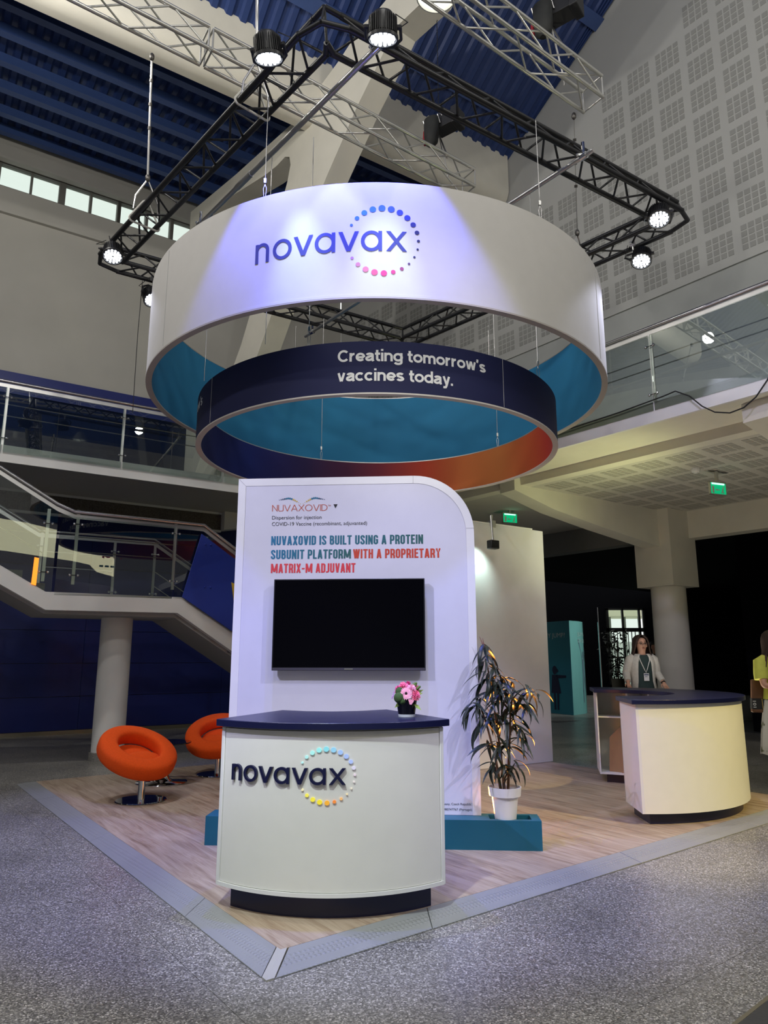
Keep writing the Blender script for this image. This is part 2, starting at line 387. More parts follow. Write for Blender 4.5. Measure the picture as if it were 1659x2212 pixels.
# ---- gable wall (right), sits behind the gallery
GN = 10.707
def nU_of(v): return v * .9953 + GN * .0959
def roofz(n): return 12.2 + .65 * (9.87 - n) if n < 9.87 else (12.25 if n < 10.35 else 12.25 + .122 * (n - 10.35))
wr = sempty('wall_right', G(5, GN, 4.88))
vs = [-6, 8.87, 9.4, 15.14]
poly = [G(-13.5, GN, 7.62)] + [G(15.14, GN, 7.62), G(15.14, GN, roofz(16.1) + .25), G(9.3, GN, 12.5), G(8.87, GN, 12.45), G(-2.1, GN, roofz(nU_of(-2.1)) + .25), G(-13.5, GN, 12.4)]
obj('acoustic_wall', MB().prism(poly, NV * .3), gablewall, wr)
obj('lower_wall', MB().fbox(FG, (-13.5, 15.1), (GN + .03, GN + .3), (4.6, 7.62)), lowband, wr)
pm = MB()
for i in range(4):
    for j in range(4):
        pm.fbox((Vv, NV), (i * .113, i * .113 + .086), (-.004, .004), (j * .113, j * .113 + .086))
perf_me = pm.mesh('acoustic_patch'); perf_me.materials.append(perf)
for r in range(9):
    zc = 7.78 + r * .573
    for k in range(-4, 25):
        v = 1.585 + k * .565
        if r >= 5 and v > 6.45: continue
        if r == 8 and v > 4.7: continue
        if v > 14.5: continue
        inst('acoustic_patch', perf_me, Matrix.Translation(G(v, GN - .002, zc)), wr)
def edge(n): return (GN - .0959 * n) / .9953
# ---- roof: corrugated decks, purlins, valley beam
def corrugated(n0, n1, z0, z1, u0, pitch, depth, th=.05):
    prof = []; k = 0; u = u0
    while u < 10.8:
        prof += [(u, 0), (u + pitch * .35, 0), (u + pitch * .5, depth), (u + pitch * .85, depth)]; u += pitch
    mb = MB(); A = []
    for (uu, dz) in prof:
        uu0 = min(uu, edge(n0)); uu1 = min(uu, edge(n1))
        A.append((S(uu0, n0, z0 + dz), S(uu1, n1, z1 + dz)))
    vs = [p for q in A for p in q]; fs = [(2 * i, 2 * i + 1, 2 * i + 3, 2 * i + 2) for i in range(len(A) - 1)]
    mb.add(vs, fs)
    up = [p + Z * .12 for q in (A[0], A[-1]) for p in q]
    mb.add(up, [(0, 1, 3, 2)])
    return mb
cl = sempty('ceiling', S(3, 10, 12.3)); 
deckL = obj('corrugated_deck', corrugated(10.3, 16.35, 12.25, roofz(16.35), -10.2, .26, .06), deckblue, cl)
deckR = obj('corrugated_deck', corrugated(9.9, -1.0, 12.2, roofz(-1.0), -10.2, .26, .06), deckblue, cl)
for n in (10.93, 11.75, 12.48, 13.33, 14.17, 15.04, 15.75):
    z = roofz(n); mb = MB(); e = edge(n)
    mb.fbox(FU, (-6, e), (n - .02, n + .02), (z - .21, z)); mb.fbox(FU, (-6, e), (n - .075, n + .075), (z - .225, z - .20))
    obj('purlin', mb, purlinblue, cl)
for n in (9.22, 7.45, 5.68, 3.9, 2.1):
    z = roofz(n); e = edge(n)
    obj('purlin', MB().hexa([S(-6, n - .11, z + .02), S(e, n - .11, z + .02), S(e, n + .11, z - .1), S(-6, n + .11, z - .1), S(-6, n - .06, z + .12), S(e, n - .06, z + .12), S(e, n + .16, z), S(-6, n + .16, z)]), purlinblue, cl, label='broad flat blue purlin under the steep deck')
# valley beam: rounded bottom
prof = [(9.87, 12.34)]
for k in range(9):
    g = rad(90 * k / 8); prof.append((9.87 + .36 - .36 * math.cos(g) * 1.0, 11.46 - .36 * math.sin(g)))
prof += [(10.38, 11.12), (10.42, 12.40)]
bm_ = MB(); bm_.prism([S(-6, n, z) for n, z in prof], U * (edge(10.0) + 5.98)); struct('trim_3', bm_, cream, ang=30)

# ---- Y-shaped concrete frame: leg, left rafter, right rafter, in the plane n_V = 6.23
FN = 6.23
out = [(15.02, 12.20), (12.6, 11.84), (10.07, 11.56), (9.45, 11.72), (8.75, 11.85), (8.1, 12.05), (7.69, 12.0), (6.9, 12.05), (4.0, 13.6), (0.5, 15.9),
       (0.5, 15.0), (4.2, 12.6), (6.41, 11.23), (7.22, 11.29), (7.35, 11.18), (8.2, 10.55), (9.10, 9.72), (10.8, 7.9), (13.1, 4.88), (14.35, 4.88), (12.05, 7.64), (11.2, 9.0), (10.43, 10.38), (10.33, 10.7),
       (10.38, 10.9), (10.55, 11.0), (10.85, 10.99), (11.3, 11.05), (13.0, 11.45), (15.02, 11.72)]
fr = MB(); fr.prism([G(v, FN - .15, z) for v, z in out], NV * .42)
struct('trim_4', fr, cream, ang=25)

# ---- left balcony
bal = sempty('trim_5', S(2, 12.5, 4.6)); bal['label'] = 'white concrete edge and floor of the left balcony'
def balpoly(z, n0=12.5): return [S(-6, n0, z), S((8.47 - .0959 * n0) / .9953, n0, z), S((8.47 - .0959 * 16.1) / .9953, 16.05, z), S(-6, 16.05, z)]
obj('slab', MB().prism(balpoly(4.602, 12.54), Z * .27), mat('slab_underside', (0.55, 0.53, 0.50), .9), bal)
obj('fascia', MB().fbox(FU, (-6, 7.3), (12.5, 12.54), (4.6, 4.88)), offwhite, bal)
bk = sempty('trim_6', S(2, 14.5, 4.2)); bk['label'] = 'dark ribbed panel strip under the left balcony'
obj('rail_strip', MB().fbox(FU, (-6, 5.37), (14.48, 14.56), (4.17, 4.215)), offwhite, bk)
obj('rail_strip', MB().fbox(FU, (-6, 5.37), (14.48, 14.56), (4.555, 4.6)), offwhite, bk)
for k in range(26):
    u0 = -6 + k * .437
    obj('dark_panel', MB().fbox(FU, (u0, u0 + .431), (14.5, 14.55), (4.215, 4.555)), darkbrick, bk)
struct('trim_7', MB().prism([S(5.37, 14.3, 4.2), S(5.37, 14.3, 4.6), S(7.2, 14.3, 4.6), S(7.2, 14.3, 4.55)], NU * .3), offwhite)

# ---- right gallery
gal = sempty('trim_8', G(5, 8.47, 4.46)); gal['label'] = 'white concrete edge and floor of the right gallery'
obj('fascia', MB().fbox(FG, (-13.9, 11.74), (8.47, 8.52), (4.6, 4.88)), offwhite, gal)
obj('slab', MB().fbox(FG, (-13.9, 11.74), (8.52, 10.73), (4.602, 4.88)), cream, gal)
obj('downstand', MB().fbox(FG, (-13.9, 11.0), (9.37, 9.6), (4.46, 4.602)), cream, gal)
cl2 = MB().fbox(FG, (-13.9, 14.5), (9.6, 13.8), (4.46, 4.6)); obj('perforated_soffit', cl2, soffit, gal)
pm = MB()
for i in range(4):
    for j in range(4): pm.fbox(FG, (i * .113, i * .113 + .086), (j * .113, j * .113 + .086), (-.004, .002))
sp_me = pm.mesh('soffit_patch'); sp_me.materials.append(soffitperf)
for k in range(14):
    for r in range(7): inst('soffit_patch', sp_me, Matrix.Translation(G(-.2 + k * .565, 9.72 + r * .58, 4.46)), gal)
# far beam, haunched bracket beams, columns
struct('trim_9', MB().fbox(FG, (-13.9, 7.35), (13.75, 14.1), (3.9, 4.6)), cream)
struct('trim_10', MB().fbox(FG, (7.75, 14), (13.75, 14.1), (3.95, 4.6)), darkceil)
def bracket(name, w0, tip, endu):
    b = MB(); pts = [(tip, 4.6), (tip, 4.36), (9.4, 4.12), (10.65, 3.93), (endu, 3.6), (endu + .0, 4.6)]
    b.prism([S(u, w0, z) for u, z in pts], NU * .36); return struct(name, b, cream)
bracket('trim_11', 8.66, 8.43, 13.2)
bracket('trim_12', 4.15, 8.30, 13.2)
for k, w0 in enumerate((8.66, 4.15)):
    c = S(12.78, w0 + .18, 0)
    col = sempty('trim_%d' % (13 + k), c); col['label'] = 'round concrete column with a square capital under the right gallery'
    obj('capital', MB().fbox(FU, (c.dot(U) - .42, c.dot(U) + .42), (c.dot(NU) - .42, c.dot(NU) + .42), (2.92, 4.5)), cream, col)
    obj('shaft', MB().lathe([(.345, 0), (.335, 2.93)], c, 40), cream, col)
# ---- dark hall under the gallery
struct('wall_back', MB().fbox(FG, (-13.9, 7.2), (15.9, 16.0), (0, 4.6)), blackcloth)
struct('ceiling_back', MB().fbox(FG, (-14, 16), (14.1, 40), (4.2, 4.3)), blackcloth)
wf = MB(); wf.box((-3, 8.73), (30.1, 30.3), (0, 5)); wf.v = []; wf.f = []
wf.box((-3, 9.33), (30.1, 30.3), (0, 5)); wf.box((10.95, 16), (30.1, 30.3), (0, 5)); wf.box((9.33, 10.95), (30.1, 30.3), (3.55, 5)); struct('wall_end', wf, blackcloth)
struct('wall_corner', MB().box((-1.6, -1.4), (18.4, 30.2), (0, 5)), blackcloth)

# rest of the hall behind the camera
rearm = mat('rear_wall_grey', (0.30, 0.30, 0.31), .9)
struct('wall_rear', MB().fbox(FU, (-10.3, 14.5), (-12.3, -12.0), (0, 19)), rearm)
struct('wall_side', MB().fbox(FU, (-10.3, -10.0), (-12.3, 16.4), (0, 19)), rearm)
struct('ceiling_rear', MB().hexa([S(-10.3, -12.3, 12.0), S(14.5, -12.3, 12.0), S(14.5, -.9, 19.2), S(-10.3, -.9, 19.2), S(-10.3, -12.3, 12.2), S(14.5, -12.3, 12.2), S(14.5, -.9, 19.5), S(-10.3, -.9, 19.5)]), deckblue)
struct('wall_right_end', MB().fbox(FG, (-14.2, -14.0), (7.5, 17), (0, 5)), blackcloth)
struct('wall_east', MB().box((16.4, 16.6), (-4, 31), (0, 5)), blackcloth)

# glazed door far behind
dr = sempty('door_1', (10.1, 30.0, 0)); dr['label'] = 'bright glazed entrance far behind the dark hall'
df = MB(); blackframe = mat('door_frame_black', (.012, .012, .012), .5)
for x0, x1 in ((9.33, 9.43), (9.98, 10.06), (10.68, 10.76), (10.86, 10.95)): df.box((x0, x1), (30.0, 30.1), (0, 3.55))
for z0, z1 in ((0, .42), (1.50, 1.55), (2.58, 2.74), (3.48, 3.56)): df.box((9.33, 10.95), (30.0, 30.1), (z0, z1))
for x in (9.6, 9.75, 10.2, 10.35, 10.5): df.box((x, x + .022), (30.02, 30.08), (.42, 2.58))
obj('frame', df, blackframe, dr)
for x0, x1 in ((9.43, 9.98), (10.06, 10.68)):
    obj('pane', MB().box((x0, x1), (30.04, 30.05), (.42, 2.58)), winglass, dr); obj('pane', MB().box((x0, x1), (30.04, 30.05), (2.74, 3.48)), winglass, dr)

# ================================================================== STAIR
st = sempty('trim_20', S(2.5, 11.7, 2.2)); st['label'] = 'white concrete staircase with a landing on the left'
sl = .565
top = [(-2.84, 4.88), (1.546, 2.44), (3.49, 2.45), (7.3, .15)]
bot = [(7.55, 0), (6.9, .02), (3.44, 2.205), (1.568, 2.185), (-2.84, 4.60)]
mb = MB(); mb.prism([S(u, 11.0, z) for u, z in top + bot], NU * .14); obj('stringer', mb, offwhite, st)
mb = MB(); mb.prism([S(u, 12.36, z) for u, z in top + bot], NU * .12); obj('stringer', mb, offwhite, st)
sb = [(-2.84, 4.80), (1.55, 2.36), (3.46, 2.36), (7.3, .05), (6.85, .03), (3.44, 2.14), (1.568, 2.14), (-2.84, 4.55)]
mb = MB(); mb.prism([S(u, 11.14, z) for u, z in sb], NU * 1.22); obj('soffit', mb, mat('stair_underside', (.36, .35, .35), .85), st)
obj('landing', MB().fbox(FU, (1.55, 3.46), (11.14, 12.36), (2.33, 2.40)), mat('stair_granite', (.16, .16, .16), .5, var=.2, vscale=80), st)
for k in range(13):
    u0 = 1.55 - .302 * (k + 1); z0 = 2.40 + .1695 * (k + 1)
    obj('step', MB().fbox(FU, (u0, u0 + .302), (11.14, 12.36), (z0 - .10, z0)), MATS['stair_granite'], st)
for k in range(12):
    u0 = 3.46 + .29 * k; z0 = 2.40 - .175 * (k + 1)
    obj('step', MB().fbox(FU, (u0, u0 + .29), (11.14, 12.36), (z0 - .10, z0)), MATS['stair_granite'], st)
# column under the landing
lc = sempty('trim_21', S(2.45, 11.85, 0)); lc['label'] = 'round white column under the stair landing'; cc = V3(-4.25, 11.40, 0)
lc.location = cc
obj('shaft', MB().lathe([(.242, .12), (.238, 2.19)], cc, 40), offwhite, lc)
obj('collar', MB().lathe([(.272, 0), (.272, .12), (.245, .12)], cc, 40), mat('granite_collar', (.22, .21, .20), .5, var=.4, vscale=90), lc)

def glass_clamp(mb, c, d, nrm):
    for s in (-1, 1): mb.sphere(c + d * (.055 * s) - nrm * .02, .021, 8, 6)
    mb.tube([c - d * .055 - nrm * .02, c + d * .055 - nrm * .02], .007, 6)
def railing(name, label, fr, n, hand, posts, rails, glasses, front=-1, hr=.026):
    """hand: polyline of the handrail, posts: (s, zbottom, ztop), rails: list of polylines, glasses: list of polygons in (s, z)"""
    E, F = fr
    def P(s, z, dn=0): return E * s + F * (n + dn) + Z * z
    root = thing(name, label, 'railing', P(posts[0][0], posts[0][1]))
    obj('handrail', MB().tube([P(s, z) for s, z in hand], hr, 12), handrail_mat, root)
    fl_ = MB(); fl_.prism([P(s, z - .035, .012) for s, z in hand] + [P(s, z - .10, .012) for s, z in hand[::-1]], F * .012); obj('rail_web', fl_, steel, root)
    for s, z0, z1 in posts:
        p = obj('post', MB().fbox((E, F), (s - .022, s + .022), (n + .01, n + .035), (z0, z1)), steel, root)
        for z in (z1 - .22, z0 + .13):
            cb = MB(); glass_clamp(cb, P(s, z, .0), E, F); obj('glass_clamp', cb, chrome, p)
    for r in rails: obj('rail', MB().tube([P(s, z, .05) for s, z in r], .0085, 6), steel, root)
    for g in glasses: obj('glass_pane', MB().prism([P(s, z, -.03) for s, z in g], F * .010), glass, root)
    return root
# balcony railing
ps = [.915 + 1.85 * k for k in range(-3, 4)]
railing('balcony_railing', 'steel and glass railing along the left balcony, above the staircase', FU, 12.50,
        [(-5.2, 5.95), (7.1, 5.95)], [(s, 4.86, 5.90) for s in ps], [[(-5.2, 5.58), (7.1, 5.58)], [(-5.2, 5.385), (7.1, 5.385)]],
        [[(ps[i] + .012, 4.76), (ps[i + 1] - .012, 4.76), (ps[i + 1] - .012, 5.84), (ps[i] + .012, 5.84)] for i in range(6)])
pg = [4.715 + 1.85 * k for k in range(-3, 4)]
railing('gallery_railing', 'steel and glass railing along the right gallery with a loose black cable', FG, 8.49,
        [(-1.2, 5.95), (11.2, 5.95)], [(s, 4.86, 5.90) for s in pg], [[(-1.2, 5.53), (11.2, 5.53)], [(-1.2, 5.385), (11.2, 5.385)]],
        [[(pg[i] + .012, 4.76), (pg[i + 1] - .012, 4.76), (pg[i + 1] - .012, 5.84), (pg[i] + .012, 5.84)] for i in range(6)], hr=.03)
# near stair railing
def zf(u): return 4.88 - .556 * (u + 2.84) if u < 1.546 else (2.445 if u < 3.49 else 2.45 - .604 * (u - 3.49))
railing('stair_railing', 'steel and glass railing along the near side of the staircase and landing', FU, 11.03,
        [(-2.6, 6.06), (1.60, 3.72), (1.845, 3.63), (3.80, 3.63), (7.0, 1.62)],
        [(s, zf(s) + .12, zf(s) + 1.22 - (.05 if s < 1.6 else 0)) for s in (-.6, 1.50, 1.90, 3.35, 3.86, 5.5)],
        [[(-2.6, 5.55), (1.5, 3.28)], [(-2.6, 5.25), (1.5, 2.98)], [(1.9, 3.27), (3.35, 3.27)], [(1.9, 3.05), (3.35, 3.05)], [(3.86, 3.25), (6.9, 1.4)], [(3.86, 3.03), (6.9, 1.2)]],
        [[(-2.6, 4.72), (-.62, 3.62), (-.62, 4.85), (-2.6, 5.93)], [(-.58, 3.6), (1.50, 2.45), (1.62, 2.43), (1.62, 3.60), (-.58, 4.82)],
         [(1.66, 2.40), (3.34, 2.42), (3.34, 3.55), (1.86, 3.55), (1.66, 3.58)], [(3.37, 2.42), (3.5, 2.42), (5.49, 1.22), (5.49, 2.44), (3.8, 3.52), (3.37, 3.54)], [(5.51, 1.2), (6.9, .38), (6.9, 1.6), (5.51, 2.42)]], hr=.028)
railing('stair_railing', 'steel railing along the far side of the staircase, seen through the near glass', FU, 12.38,
        [(-2.6, 5.85), (1.57, 3.52), (3.40, 3.54), (6.9, 1.42)],
        [(s, zf(s) + .02, zf(s) + 1.05) for s in (.2, 1.62, 2.75, 3.42, 5.2)],
        [[(1.7, 3.2), (2.75, 3.2)], [(1.7, 2.95), (2.75, 2.95)], [(-2.6, 5.45), (.2, 3.9)], [(3.42, 3.0), (6.8, .95)], [(3.42, 2.75), (6.8, .70)]], [], hr=.02)
# blue board bolted to the stair side, with a yellow plate
bd = thing('notice_board', 'slanting royal blue board bolted to the stair railing beside the white totem', 'board', S(4.2, 10.95, 2.4))
obj('board', MB().prism([S(u, 10.93, z) for u, z in [(3.735, 3.47), (3.478, 2.45), (5.9, .98), (5.9, 2.1)]], NU * .02), royal, bd, bevel=.003)
for u, z in ((3.80, 3.30), (3.89, 3.30), (3.83, 2.62), (3.92, 2.62)): obj('bolt', MB().sphere(S(u, 10.925, z), .016, 8, 6), royal, bd)
obj('yellow_plate', MB().prism([S(u, 10.915, z) for u, z in [(4.265, 2.72), (4.33, 2.36), (4.9, 2.12), (4.9, 2.5)]], NU * .012), mat('yellow_board', (.62, .40, .03), .5), bd)
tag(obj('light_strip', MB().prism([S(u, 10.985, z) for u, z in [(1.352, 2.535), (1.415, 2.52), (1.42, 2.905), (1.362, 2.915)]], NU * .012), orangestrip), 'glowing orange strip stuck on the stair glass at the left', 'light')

# exit signs, smoke detector, switch
def exit_sign(c, label, rz):
    t = thing('exit_sign', label, 'sign', c, 'exit signs under the right gallery'); c = Vector(c)
    E = V3(math.cos(rz), math.sin(rz), 0); F = V3(-E.y, E.x, 0); fr = (E, F); o = c
    obj('sign_plate', MB().fbox(fr, (-.16, .16), (-.012, .012), (-.215, -.03), o), signgreen, t, bevel=.004)
    f = MB()
    for a, z in (((-.17, .17), (-.035, -.01)), ((-.17, .17), (-.23, -.215))): f.fbox(fr, a, (-.02, .02), z, o)
    for a in ((-.17, -.16), (.16, .17)): f.fbox(fr, a, (-.02, .02), (-.23, -.01), o)
    f.fbox(fr, (-.02, .02), (-.02, .02), (-.01, .16), o)
    obj('sign_frame', f, alu, t)
    obj('lamp', MB().fbox(fr, (-.13, .13), (-.022, -.014), (-.062, -.038), o), signlamp, t)
    pm = MB()
    # running figure, arrow and door as plain pictograms
    def q(x0, x1, z0, z1, sk=0): pm.add([c + E * a + Z * b - F * .0135 for a, b in ((x0, z0), (x1, z0), (x1 + sk, z1), (x0 + sk, z1))], [(0, 1, 2, 3)])
    q(-.125, -.085, -.20, -.09); q(-.03, .03, -.155, -.14); pm.add([c + E * a + Z * b - F * .0135 for a, b in ((-.06, -.147), (-.03, -.172), (-.03, -.122))], [(0, 1, 2)])
    q(.075, .10, -.155, -.105, .02); q(.055, .075, -.20, -.15, .025); q(.10, .12, -.20, -.15, -.02); q(.105, .122, -.098, -.08)
    obj('pictogram', pm, mat('pictogram_white', (.75, .8, .75), .5), t)
exit_sign((5.30, 10.95, 4.28), 'green exit sign hanging from the gallery soffit beside the smoke detector', rad(22))
exit_sign((2.55, 14.1, 4.42), 'green exit sign peeping above the tall white back panel', rad(22))
sd = thing('smoke_detector', 'small white smoke detector on the gallery soffit beside the exit sign', 'detector', (4.93, 10.85, 4.40))
obj('base', MB().lathe([(.075, .06), (.075, .03), (.055, .0), (.0, 0)], (4.93, 10.85, 4.40), 20), offwhite, sd)
obj('sensor', MB().lathe([(.035, 0), (.03, -.02), (0, -.02)], (4.93, 10.85, 4.40), 16), white, sd)
sw = thing('wall_switch', 'small white switch plate on the black wall right of the column', 'switch', G(5.30, 15.89, 2.2))
obj('plate', MB().fbox(FG, (5.26, 5.34), (15.88, 15.9), (2.22, 2.40)), white, sw); obj('button', MB().fbox(FG, (5.28, 5.32), (15.872, 15.88), (2.27, 2.35)), offwhite, sw)
pn_ = thing('paper_notice', 'small white notice fixed on the gallery glass beside the big ring', 'notice', G(5.68, 8.44, 5.03))
obj('sheet', MB().fbox(FG, (5.61, 5.745), (8.440, 8.446), (5.03, 5.12)), white, pn_)
obj('print', MB().fbox(FG, (5.64, 5.70), (8.4375, 8.4395), (5.065, 5.09)), blackrubber, pn_)
cab = [G(v, 8.42, z) for v, z in [(7.2, 4.79), (6.2, 4.83), (5.2, 4.86), (4.55, 4.90), (4.38, 4.92), (4.2, 4.80), (4.05, 4.62), (3.9, 4.50), (3.72, 4.44), (3.55, 4.46), (3.4, 4.55), (3.25, 4.72), (3.1, 4.95), (3.0, 5.2)]]
tag(obj('black_cable', MB().tube(cab, .009, 6), blackrubber), 'thin black cable drooping over the gallery edge at the right', 'cable')

# lit banner of another stand behind the camera: the stair glass mirrors it
sg = thing('lit_banner', 'cream lit hanging banner with red letters behind the camera, mirrored in the stair glass', 'banner', S(3.5, -1.55, 4.0))
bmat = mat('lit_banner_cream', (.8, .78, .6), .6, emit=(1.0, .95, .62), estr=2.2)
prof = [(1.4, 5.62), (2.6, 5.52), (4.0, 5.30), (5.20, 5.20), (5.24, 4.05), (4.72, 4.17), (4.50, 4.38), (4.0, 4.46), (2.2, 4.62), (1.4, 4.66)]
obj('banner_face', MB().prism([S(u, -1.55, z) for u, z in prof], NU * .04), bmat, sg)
redl = mat('banner_red', (.40, .01, .03), .6)

# ================================================================== STAND PLATFORM
N0 = V3(-.566, 3.789, 0); NI = V3(-.535, 4.043, 0)
pf = thing('stand_platform', 'low wooden stand floor with a grey ramp edge on the terrazzo', 'platform', N0)
wd = wood('oak_laminate', PL)
BL = 6.275; BR = 6.35
pfm = MB(); pfm.prism([NI, NI + PR * BR, NI + PR * BR + PL * BL, NI + PL * BL], Z * .05); obj('wood_floor', pfm, wd, pf)
def rampseg(o1, i1, d1, t0, t1, s):
    a0 = o1 + d1 * t0; a1 = o1 + d1 * t1; b0 = i1 + d1 * (t0 * s); b1 = i1 + d1 * (t1 * s)
    n = 4
    m_ = MB(); m_.hexa([a0 + Z * .0, a1, b1, b0, a0 + Z * .008, a1 + Z * .008, b1 + Z * .0498, b0 + Z * .0498]); obj('ramp_segment', m_, ramprub, pf, bevel=.002)
g = .003
for t0, t1 in ((.05, 1.066), (1.066, 3.27), (3.27, 5.46), (5.46, 6.685)): rampseg(N0, NI, PL, t0 + g, t1 - g, BL / 6.685)
for t0, t1 in ((.05, 1.078), (1.078, 3.21), (3.21, 5.16), (5.16, 6.75)): rampseg(N0, NI, PR, t0 + g, t1 - g, BR / 6.75)
cs = MB(); cs.hexa([N0, N0 + PR * .045, NI + PR * .04, NI, N0 + Z * .009, N0 + PR * .045 + Z * .009, NI + PR * .04 + Z * .051, NI + Z * .051])
cs.hexa([N0, NI, NI + PL * .04, N0 + PL * .045, N0 + Z * .009, NI + Z * .051, NI + PL * .04 + Z * .051, N0 + PL * .045 + Z * .009]); obj('corner_strip', cs, mat('beige_strip', (.42, .41, .37), .5), pf)
L0 = N0 + PL * 6.685; LI = NI + PL * BL
es = MB(); es.hexa([L0, L0 + PL * .05, LI + PL * .05, LI, L0 + Z * .01, L0 + PL * .05 + Z * .01, LI + PL * .05 + Z * .055, LI + Z * .055]); obj('end_strip', es, alu, pf)

# ================================================================== LETTERING
def ann(cx, cy, ro, ri, a0=0, a1=360, n=28):
    full = abs(a1 - a0) >= 359.9; m = n if full else n + 1
    pts = []
    for k in range(m):
        g = rad(a0 + (a1 - a0) * k / n); pts += [(cx + ro[0] * math.cos(g), cy + ro[1] * math.sin(g)), (cx + ri[0] * math.cos(g), cy + ri[1] * math.sin(g))]
    fs = [(2 * k, 2 * ((k + 1) % m), 2 * ((k + 1) % m) + 1, 2 * k + 1) for k in range(n)]
    return pts, fs
def rect(x0, x1, y0, y1): return [(x0, y0), (x1, y0), (x1, y1), (x0, y1)], [(0, 1, 2, 3)]
def bar(x0, x1, w): return [(x0, 0), (x0 + w, 0), (x1 + w, 1), (x1, 1)], [(0, 1, 2, 3)]
LT = {'n': [rect(0, .17, 0, 1), ann(.37, .635, (.37, .385), (.20, .22), 0, 180, 14), rect(.57, .74, 0, .635)],
      'o': [ann(.48, .5, (.48, .52), (.315, .355))],
      'v': [([(0, 1), (.19, 1), (.47, .26), (.75, 1), (.94, 1), (.56, 0), (.38, 0)], [(0, 6, 2, 1), (2, 6, 5), (2, 5, 4, 3)])],
      'a': [ann(.48, .5, (.48, .52), (.315, .355)), rect(.795, .96, 0, 1)],
      'x': [bar(0, .75, .20), ([(.75, 0), (.95, 0), (.20, 1), (0, 1)], [(0, 1, 2, 3)])]}
ADV = [('n', 0), ('o', .93), ('v', 1.98), ('a', 3.0), ('v', 4.10), ('a', 5.13), ('x', 6.27)]
DR = [.067, .103, .133, .149, .159, .159, .149, .144, .128, .108, .072, .056, .056, .056, .087, .103, .144, .149, .138, .108, .072]
def solid(mb, pts, fs, f, d):
    if d <= 0: mb.add([f(x, y, .003) for x, y in pts], fs); return
    n = len(pts); e = {}
    for q in fs:
        for i in range(len(q)):
            a, b = q[i], q[(i + 1) % len(q)]
            if (b, a) in e: del e[(b, a)]
            else: e[(a, b)] = 1
    mb.add([f(x, y, d) for x, y in pts] + [f(x, y, 0) for x, y in pts], list(fs) + [(a, b, b + n, a + n) for a, b in e])
def wordmark(f, xh, parent, lm, dotmats, d=0.0, dd=0.0):
    for ch, x0 in ADV:
        mb = MB()
        for i, (pts, fs) in enumerate(LT[ch]): solid(mb, [((x + x0) * xh, y * xh) for x, y in pts], fs, (lambda x, y, h, i=i: f(x, y, h + i * .0004)), d)
        obj('letter', mb, lm, parent)
    for i in range(21):
        g = rad(151 - i * 299 / 20); cx, cy = 6.12 + 1.63 * math.cos(g), .53 + 1.63 * math.sin(g); r = DR[i]
        pts = [((cx + r * math.cos(2 * math.pi * k / 20)) * xh, (cy + r * math.sin(2 * math.pi * k / 20)) * xh) for k in range(20)]
        mb = MB(); solid(mb, pts, [list(range(20))], f, dd)
        obj('logo_dot', mb, dotmats[i], parent)

# ---- plain stroke lettering: glyphs are centre lines drawn with a pen of width t (cap height 1)
def arc_(cx, cy, rx, ry, a0, a1, n=10): return [(cx + rx * math.cos(rad(a0 + (a1 - a0) * k / n)), cy + ry * math.sin(rad(a0 + (a1 - a0) * k / n))) for k in range(n + 1)]
def stroke(pl, t):
    q_ = [pl[0]]
    for p in pl[1:]:
        if abs(p[0] - q_[-1][0]) + abs(p[1] - q_[-1][1]) > 2e-3: q_.append(p)
    pl = q_
    if len(pl) < 2: return [], []
    closed = len(pl) > 3 and abs(pl[0][0] - pl[-1][0]) + abs(pl[0][1] - pl[-1][1]) < 2e-3
    P_ = pl[:-1] if closed else pl; n = len(P_); vs = []
    def nrm(a, b): dx, dy = b[0] - a[0], b[1] - a[1]; l = math.hypot(dx, dy) or 1; return (-dy / l, dx / l)
    for i in range(n):
        a = P_[i - 1] if (closed or i) else None; b = P_[(i + 1) % n] if (closed or i < n - 1) else None
        n1 = nrm(a, P_[i]) if a else nrm(P_[i], b); n2 = nrm(P_[i], b) if b else n1
        mx, my = n1[0] + n2[0], n1[1] + n2[1]; l2 = mx * mx + my * my
        k = min(2 / l2, 2.2) if l2 > 1e-6 else 1
        mx, my = mx * k * t / 2, my * k * t / 2
        vs += [(P_[i][0] + mx, P_[i][1] + my), (P_[i][0] - mx, P_[i][1] - my)]
    m_ = n if closed else n - 1
    return vs, [(2 * i, 2 * i + 1, 2 * ((i + 1) % n) + 1, 2 * ((i + 1) % n)) for i in range(m_)]
